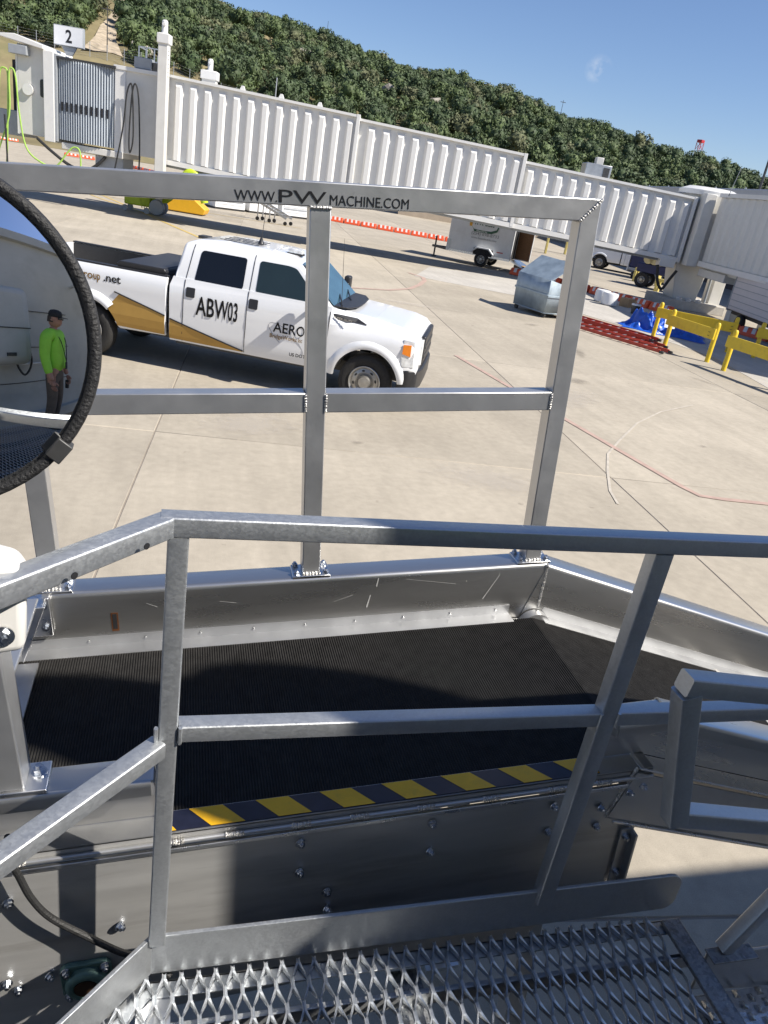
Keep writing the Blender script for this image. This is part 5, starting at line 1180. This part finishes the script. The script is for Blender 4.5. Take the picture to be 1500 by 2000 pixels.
lettering("company_name", "R K Bass", INKGR, bd, .36, (.62, .006, 1.80), RTT, .98, bold=.004, shear=.35); lettering("phone_number", "(254) 698-8733", INKG, bd, .19, (.70, .006, 1.36), RTT, 1.32, bold=.001); lettering("web_address", "www.bassllectric.com" if False else "www.basselectric.com", INKG, bd, .13, (.68, .006, 1.19), RTT, 1.22, bold=.001)
sw = MB(); sw.prism([(.80, 1.76), (.62, 1.60), (.2, 1.58), (-.2, 1.60), (-.45, 1.70), (-.50, 1.84), (-.56, 1.80), (-.50, 1.62), (-.25, 1.50), (.2, 1.48), (.60, 1.50), (.66, 1.62)], .002, .006, 'xz'); so_ = sw.build("logo_ribbon", INKGR, bd); lettering("ribbon_word", "Electric", SIGNW, so_, .12, (.48, .009, 1.50), RTT, .52)
b = MB(); b.lathe([(.001, .006), (.15, .006), (.15, .002)], 16, 'y', (.80, 0, 1.98)); b.prism([(.74, 1.70), (.86, 1.70), (.87, 1.86), (.73, 1.86)], .002, .006, 'xz'); b.build("logo_bulb", mat("logo_yellow", (.70, .36, .03), .5, 0, var=.1, scale=20), bd)
MB().box(-2.0, -1.5, -1.0, -.4, .1, .35).build("floor_scraps", CARD, tl)

# ================================================================== equipment under and behind the bridge
gp_ = empty("ground_unit", (-1.9, 37.6, 0), (0, 0, R_(-12)), "lime yellow wheeled ground air unit under the bridge", "ground unit")
MB().box(-.55, .55, -.4, .5, .28, .78).build("body", LIME, gp_, bevel=.06)
b = MB()
for k in range(4): b.bar((.25+.1*k, -.43, .2), (.05+.16*k, -.43, .95), .03, .03)
b.build("frame_bars", LIME, gp_)
wq = MB(); wq.cyl((0, -.04, .13), (0, .04, .13), .13, .13, 14); w_ = None
for (x, y) in ((-.5, -.42), (.45, -.45), (-.5, .42), (.6, .42)):
    if w_ is None: w_ = wq.build("wheel", GREYP, gp_, smooth=True, angle=40); w_.location = (x, y, 0)
    else: inst(w_, "wheel", gp_, (x, y, 0))
hs = MB(); hs.tube(smooth_pts([Vector((.4, 0, .7)), Vector((.8, .1, .5)), Vector((1.2, .2, .7)), Vector((1.5, .3, 1.0))]), .13, 10); hs.build("duct", LIME, gp_, smooth=True)
rp = empty("yellow_ramp", (-.5, 41.2, 0), (0, 0, R_(-14)), "yellow wedge shaped ramp board lying beside the lime unit", "ramp")
b = MB(); b.prism([(-.9, .05), (1.6, .05), (1.7, .30), (1.1, .72), (-.9, .72)], -.5, .5, 'xz'); b.build("body", mat("orange_yellow_paint", (.72, .40, .02), .45, 0, var=.06, scale=4), rp, bevel=.03); MB().box(-.8, 1.5, -.45, .45, 0, .06).build("skid", STEEL, rp)
# folded baggage belt / portable stair
ps_ = empty("portable_stair", (3.7, 43.6, 0), (0, 0, R_(-32)), "small galvanised folding stair on casters behind the truck roof", "portable stair")
b = MB(); 
for y in (-.35, .35): b.bar((-.3, y, 1.15), (2.0, y, .35), .06, .12)
for k in range(8): b.bar((-.2+.3*k, -.35, 1.12-.104*k), (-.2+.3*k, .35, 1.12-.104*k), .05, .03)
b.build("flight", GALV, ps_)
b = MB()
for (x, z) in ((.3, .95), (1.0, .7)):
    for y in (-.3, .3): b.bar((x, y, .1), (x, y, z), .05, .05)
b.build("legs", GALV, ps_)
wq = MB(); wq.cyl((0, -.03, .1), (0, .03, .1), .1, .1, 12); w_ = None
for (x, y) in ((.3, -.3), (.3, .3), (1.0, -.3), (1.0, .3), (1.95, -.35), (1.95, .35)):
    if w_ is None: w_ = wq.build("caster", BLKP, ps_, smooth=True, angle=40); w_.location = (x, y, 0)
    else: inst(w_, "caster", ps_, (x, y, 0))
# white louvred air units in a row
for k, (x, y, lab) in enumerate(((2.6, 47.6, "white louvred air unit at the left end of the row behind the guard rail text"), (4.6, 48.6, "white louvred air unit in the middle of the row with a grey panel"), (6.6, 49.5, "white louvred air unit at the right end of the row behind the guard post"))):
    e_ = empty("air_unit", (x, y, 0), (0, 0, R_(24)), lab, "air unit"); MB().box(-.95, .95, 0, 1.4, .1, 1.5).build("cabinet", WHITEP, e_, bevel=.02); MB().box(-.95, .95, .05, 1.35, 0, .1).build("skid", STEEL, e_)
    if k == 1: MB().box(-.3, .5, -.02, 0, .6, 1.1).build("control_panel", GREYP, e_)
    else:
        for j in range(7): MB().box(-.8, .8, -.025, .0, .3+.14*j, .38+.14*j).build("louvre", GREYP if j % 2 else WHITEP, e_)
# baggage cart with navy cover, machinery with tanks, yellow stands
bc = empty("baggage_cart", (26.2, 42.6, 0), (0, 0, R_(-52)), "baggage cart with white end panel and navy cover under the bridge", "cart")
MB().box(0, 3.4, -.8, .8, .45, .6).build("deck", GREYP, bc); MB().box(-.05, .03, -.85, .85, .35, 2.35).build("end_panel", WHITEP, bc, bevel=.04); MB().box(.06, 3.3, -.82, .82, .6, 2.15).build("cover", NAVY, bc, bevel=.08)
for x in (.5, 2.9):
    for y in (-.75, .75): wheel(bc, (x, y, .22), .22, .14, -1 if y < 0 else 1, .55)
mc_ = empty("service_machine", (24.3, 36.2, 0), (0, 0, R_(-50)), "dark blue service machine with tan round tanks under the bridge", "machine")
MB().box(-1.4, 1.4, -.6, .6, .75, 1.2).build("chassis", NAVY, mc_, bevel=.04); MB().box(.1, 1.3, -.6, .6, 1.2, 1.9).build("housing", NAVY, mc_, bevel=.05)
for k in range(3): MB().cyl((-.9+.32*k, -.65, 1.45), (-.9+.32*k, .3, 1.45), .26, .26, 14).build("tank", mat("tan_paint", (.50, .42, .22), .5, 0, var=.1, scale=5), mc_, smooth=True)
for x in (-1.0, 1.0): wheel(mc_, (x, -.55, .38), .38, .2, -1, .5); wheel(mc_, (x, .55, .38), .38, .2, 1, .5)
MB().bar((1.5, -.4, .2), (1.3, -.4, 1.9), .07, .05).build("tow_bar", WHITEP, mc_)
PALEY = mat("pale_yellow_paint", (.60, .50, .16), .5, 0, var=.08, scale=5)
def stand(loc, rz, label, w=1.5, h=.75, m=PALEY):
    e_ = empty("yellow_stand", loc, (0, 0, rz), label, "stand"); MB().box(-w/2, w/2, -.12, .12, h-.15, h).build("beam", m, e_, bevel=.02)
    for x in (-w/2+.1, w/2-.1): MB().box(x-.07, x+.07, -.25, .25, 0, h-.15).build("leg", m, e_, bevel=.02)
stand((25.3, 39.4, 0), R_(-50), "pale yellow low stand left of the dark blue machine"); stand((22.9, 33.4, 0), R_(-50), "pale yellow low stand in front of the dark blue machine")
stand((24.0, 53.5, 0), R_(-20), "pale yellow tall stand behind the trailer door", 3.0, 1.3); stand((26.5, 56.5, 0), R_(-20), "pale yellow tall frame far behind the grey guard post", 4.0, 1.5)
rd = MB(); rd.lathe([(.55, -.35), (.75, -.3), (.75, .3), (.55, .35), (.001, .35)], 18, 'y', (0, 0, .75)); o = rd.build("red_drum", mat("red_plastic", (.55, .03, .02), .5, 0, var=.1, scale=4), None, smooth=True, angle=40); o.location = (21.9, 50.8, 0); tag(o, "red round drum standing behind the open trailer door", "drum")
# white box trailer at the right
bt = empty("box_trailer", (19.75, 25.0, 0), (0, 0, R_(-105)), "white panelled box trailer standing under the walkway at the right edge", "trailer")
b = MB(); b.box(0, 6, 0, 2.3, .65, 1.9); bx_ = b.build("body", mat("pinkish_white_panel", (.62, .58, .57), .5, 0, var=.04, scale=3), bt, bevel=.03)
for k in range(5): MB().box(.02, 5.98, -.012, .0, .78+.22*k, .80+.22*k).build("panel_groove", GREYP, bx_)
MB().box(-.03, .03, -.02, 2.32, .6, 1.95).build("end_frame", GREYP, bx_); MB().box(0, 6, .2, 2.1, .5, .65).build("chassis", STEEL, bt)
for x in (1.2, 4.6): wheel(bt, (x, .1, .3), .3, .2, -1, .5)
MB().box(-.05, 6.05, -.03, 2.33, 1.9, 2.0).build("roof_trim", WHITEP, bx_)
# hangar wall seen under the tunnel
hg_ = empty("hangar", (34, 78, 0), (0, 0, R_(-14)), "distant tan hangar with a band of dark windows seen under the bridge", "building"); MB().box(-13, 13, 0, 12, 0, 4.0).build("wall", TANW, hg_)
for k in range(22): MB().box(-12.6+1.15*k, -11.7+1.15*k, -.06, 0, 1.7, 3.6).build("window", GLASS, hg_)
MB().box(-13.3, 13.3, -.4, 12, 4.0, 4.3).build("roof", ROOFM, hg_)

# ================================================================== the bridge one stands beside (behind the camera)
ob = empty("near_boarding_bridge", (0, -1.35, 0), (0, 0, 0), "cream boarding bridge side seen in the mirror behind the man", "boarding bridge")
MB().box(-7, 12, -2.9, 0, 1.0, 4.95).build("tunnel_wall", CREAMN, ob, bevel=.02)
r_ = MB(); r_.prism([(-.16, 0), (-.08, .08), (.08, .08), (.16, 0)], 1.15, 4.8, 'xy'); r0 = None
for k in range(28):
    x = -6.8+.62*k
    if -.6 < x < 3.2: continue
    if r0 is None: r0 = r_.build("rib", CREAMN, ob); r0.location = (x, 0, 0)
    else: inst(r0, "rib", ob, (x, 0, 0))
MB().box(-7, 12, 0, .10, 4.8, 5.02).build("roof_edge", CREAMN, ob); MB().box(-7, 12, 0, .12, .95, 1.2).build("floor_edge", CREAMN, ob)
screen_outline = [(2.36, 1.3), (2.36, 3.6), (2.24, 3.85), (2.22, 4.3)]+[(2.48+.26*math.cos(R_(a_)), 4.78+.27*math.sin(R_(a_))) for a_ in range(200, 20, -15)]+[(2.98+.27*math.cos(R_(a_)), 4.72+.34*math.sin(R_(a_))) for a_ in range(130, -20, -15)]+[(3.30, 4.45), (4.2, 4.4), (4.2, 3.55), (2.9, 3.55), (2.9, 1.3)]
b = MB(); b.prism(screen_outline, 1.13, 1.25, 'xz'); b.build("shadow_screen", CREAMN, ob, bevel=.02)  # unseen screen, added and shaped to shade belt, rails and toe plate
for x_ in (2.5, 4.1): MB().bar((x_, 0, 4.0), (x_, 1.13, 4.0), .05, .05).build("screen_strut", CREAMN, ob)
MB().box(5.1, 14, -3.2, .02, .6, 6.30).build("tall_shadow_block", CREAMN, ob, bevel=.03)  # unseen block, added so its shadow edge falls on the ground
MB().box(-1.3, -.3, 0, .05, 1.40, 3.45).build("service_door", CREAMN, ob, bevel=.01); MB().box(-.45, -.37, .05, .09, 2.35, 2.5).build("door_handle", STEEL, ob)
b = MB(); b.box(.25, .98, 0, .62, 2.35, 3.55); cbn = b.build("equipment_cabinet", CREAMN, ob, bevel=.14, seg=4); MB().box(.30, .93, .615, .632, 2.9, 2.915).build("cabinet_seam", STEEL, cbn); MB().box(.55, .68, .615, .65, 2.5, 2.55).build("cabinet_latch", STEEL, cbn)
for z_ in (1.9, 2.6, 3.3): MB().box(-3, 2.2, .005, .02, z_, z_+.012).build("panel_seam", STEEL, ob)
MB().bar((-1.2, .12, 2.3), (1.5, .12, 2.3), .035, .035, r=.01).build("wall_hand_rail", GALV, ob)
MB().tube(smooth_pts([Vector((1.0, .12, 3.0)), Vector((1.2, .14, 2.4)), Vector((1.05, .16, 2.1)), Vector((.9, .14, 2.4)), Vector((1.0, .12, 2.9))]), .02, 8).build("coiled_hose", CABLE, ob, smooth=True)
MB().tube([(-2.6, -.3, 4.0), (-2.6, -.3, 6.2), (-2.4, .1, 6.5)], .04, 8).build("lamp_pole", STEEL, ob, smooth=True); MB().box(-2.5, -2.2, .1, .4, 6.45, 6.55).build("flood_lamp", GREYP, ob)

# ================================================================== the man seen in the mirror
def skin_body(name, verts, edges, radii, m, parent, root=0, sub=2):
    me = bpy.data.meshes.new(name); me.from_pydata(verts, edges, []); me.update(); o = bpy.data.objects.new(name, me); COL.objects.link(o)
    sk = o.modifiers.new("skin", 'SKIN'); sk.use_smooth_shade = True
    lay = me.skin_vertices[0].data if len(me.skin_vertices) else None
    if lay is None:
        bpy.context.view_layer.objects.active = o; bpy.ops.object.select_all(action='DESELECT'); o.select_set(True); bpy.ops.mesh.customdata_skin_add(); lay = me.skin_vertices[0].data
    for i, r in enumerate(radii): lay[i].radius = r if isinstance(r, tuple) else (r, r); lay[i].use_root = (i == root)
    ss = o.modifiers.new("sub", 'SUBSURF'); ss.levels = sub; ss.render_levels = sub
    dg = bpy.context.evaluated_depsgraph_get(); dg.update(); m2 = bpy.data.meshes.new_from_object(o.evaluated_get(dg)); bpy.data.objects.remove(o)
    return link(name, m2, m, parent, smooth=True, angle=180)
man = empty("person", (1.10, -.42, ZG+.01), (0, 0, R_(-25)), "man in lime sweatshirt, dark cap and khaki trousers with a lanyard, reflected in the mirror", "person")
# faces +y; x is his right-left
body_v = [(0, 0, .95), (0, .01, 1.12), (0, .015, 1.30), (0, .0, 1.42), (0, .0, 1.50),               # 0 pelvis..4 neck base
          (.12, 0, 1.43), (.20, -.01, 1.40), (.235, -.02, 1.14), (.24, .05, .90), (.24, .09, .82),   # 5-9 right arm
          (-.12, 0, 1.43), (-.20, -.01, 1.40), (-.235, -.02, 1.14), (-.24, .05, .90), (-.24, .09, .82),
          (.09, 0, .90), (.10, .02, .50), (.11, -.02, .09), (.12, .12, .04),
          (-.09, 0, .90), (-.10, .03, .50), (-.11, .0, .09), (-.12, .14, .04), (0, .02, 1.56)]
body_e = [(0, 1), (1, 2), (2, 3), (3, 4), (3, 5), (5, 6), (6, 7), (7, 8), (8, 9), (3, 10), (10, 11), (11, 12), (12, 13), (13, 14), (0, 15), (15, 16), (16, 17), (17, 18), (0, 19), (19, 20), (20, 21), (21, 22), (4, 23)]
rad = [(.12, .09), (.12, .09), (.14, .10), (.12, .085), .062, .085, .075, .055, .042, .034, .085, .075, .055, .042, .034, .095, .066, .050, .040, .095, .066, .050, .040, .058]
skin_body("body", body_v, body_e, rad, SKIN, man)
# clothing slightly larger than the body
sh_v = body_v[:4]+[body_v[i] for i in (5, 6, 7, 8)]+[body_v[i] for i in (10, 11, 12, 13)]; sh_v[0] = (0, 0, .87)
sh_e = [(0, 1), (1, 2), (2, 3), (3, 4), (4, 5), (5, 6), (6, 7), (3, 8), (8, 9), (9, 10), (10, 11)]
skin_body("sweatshirt", sh_v, sh_e, [(.185, .145), (.185, .145), (.195, .145), (.15, .11), .10, .092, .070, .054, .10, .092, .070, .054], HIVIS, man)
tr_v = [(0, 0, 1.02), (0, 0, .93), (.085, 0, .80), (.10, .02, .50), (.11, -.02, .10), (-.085, 0, .80), (-.10, .03, .50), (-.11, .0, .10)]
skin_body("trousers", tr_v, [(0, 1), (1, 2), (2, 3), (3, 4), (1, 5), (5, 6), (6, 7)], [(.13, .10), (.15, .115), .095, .08, .072, .095, .08, .072], KHAKI, man, 1)
for x, y in ((.12, .06), (-.12, .08)):
    b = MB(); b.loft([[(x+dx*w, y+dy, z) for dx, dy in ((-.045, -.14), (.045, -.14), (.05, .05), (.03, .15), (-.03, .15), (-.05, .05))] for z, w in ((0, 1.05), (.05, 1.05), (.085, .8))]); b.build("shoe", STEEL, man, bevel=.015)
# head
hd = bmesh.new(); bmesh.ops.create_uvsphere(hd, u_segments=24, v_segments=18, radius=1)
for v in hd.verts:
    x, y, z = v.co; sx = .074*(1-.18*max(0, -z)); sy = .096; v.co = (x*sx, y*sy+(.012 if z < -.2 and y > 0 else 0), z*.118)
    if y > .82 and abs(x) < .22 and -.35 < z < .12: v.co.y += .018*(1-abs(x)/.22)
    if y > .7 and z < -.55 and abs(x) < .4: v.co.y += .012
    if y > .7 and .02 < z < .25 and .2 < abs(x) < .6: v.co.y -= .008
bmesh.ops.recalc_face_normals(hd, faces=hd.faces); me = bpy.data.meshes.new("head"); hd.to_mesh(me); hd.free()
head = link("head", me, SKIN, man, smooth=True, angle=180); head.location = (0, .045, 1.645); head.rotation_euler = (R_(-16), 0, 0)
b = MB(); b.box(-.036, .036, .094, .100, -.062, -.055); b.build("mouth", mat("lips", (.28, .10, .08), .5, 0, var=.1, scale=30), head)
b = MB(); b.box(-.07, -.008, .078, .100, .006, .034); b.box(.008, .07, .078, .100, .006, .034); b.box(-.01, .01, .095, .100, .022, .03); b.build("sunglasses", BLKP, head, bevel=.006)
for s in (-1, 1):
    b = MB(); b.lathe([(.001, s*.078), (.026, s*.08), (.03, s*.072)], 12, 'x', (0, -.005, 0)); b.build("ear", SKIN, head, smooth=True)
b = MB(); b.lathe([(.082, .03), (.090, .055), (.088, .09), (.07, .122), (.03, .138), (.001, .14)], 24, 'z', (0, -.004, 0)); cap = b.build("cap", CAPM, head, smooth=True, angle=60); cap.scale = (1, 1.14, 1)
b = MB(); b.prism([(-.075, .06), (-.06, .13), (-.02, .165), (.02, .165), (.06, .13), (.075, .06)], .040, .047, 'xy'); b.build("cap_peak", CAPM, cap, bevel=.004)
b = MB(); b.lathe([(.080, -.045), (.083, 0), (.084, .035), (.074, .035)], 20, 'z', (0, -.012, 0)); hr = b.build("hair", HAIRM, head, smooth=True); hr.scale = (.98, .98, 1); hr.location = (0, -.018, 0)
# hands with five fingers each
for s in (-1, 1):
    hv_ = [(0, 0, 0), (0, .01, -.05), (0, .015, -.085)]; e2 = [(0, 1), (1, 2)]; rr = [(.022, .030), (.017, .038), (.014, .040)]
    h = skin_body("hand", hv_, e2, rr, SKIN, man, 0, 1); h.location = (s*.24, .09, .815); h.rotation_euler = (R_(12), 0, 0)
    for k, (y, L) in enumerate(((-.028, .062), (-.009, .076), (.011, .082), (.030, .074))):
        skin_body("finger", [(0, y, -.08), (-s*.006, y+.004, -.08-L*.45), (-s*.022, y+.006, -.08-L*.78), (-s*.038, y+.004, -.08-L*.95)], [(0, 1), (1, 2), (2, 3)], [.0095, .0088, .008, .007], SKIN, h, 0, 1)
    skin_body("thumb", [(-s*.006, .032, -.025), (-s*.018, .056, -.055), (-s*.026, .062, -.085)], [(0, 1), (1, 2)], [.012, .0105, .009], SKIN, h, 0, 1)
b = MB(); b.tube(smooth_pts([Vector((.07, -.02, 1.50)), Vector((.085, .13, 1.38)), Vector((.03, .17, 1.15)), Vector((.01, .175, 1.05)), Vector((-.01, .175, 1.10)), Vector((-.085, .13, 1.38)), Vector((-.07, -.02, 1.50))]), .006, 6); ly = b.build("lanyard", CAPM, man, smooth=True); MB().box(-.03, .03, .172, .182, .95, 1.05).build("badge_card", CAPM, ly, bevel=.003)
rd_ = MB(); rd_.box(-.02, .02, -.03, .03, -.10, .04); o = rd_.build("hand_radio", BLKP, None, bevel=.008); o.location = (1.10+.26, -.42-.02, ZG+.70); tag(o, "small black hand radio held by the man at his side", "radio")
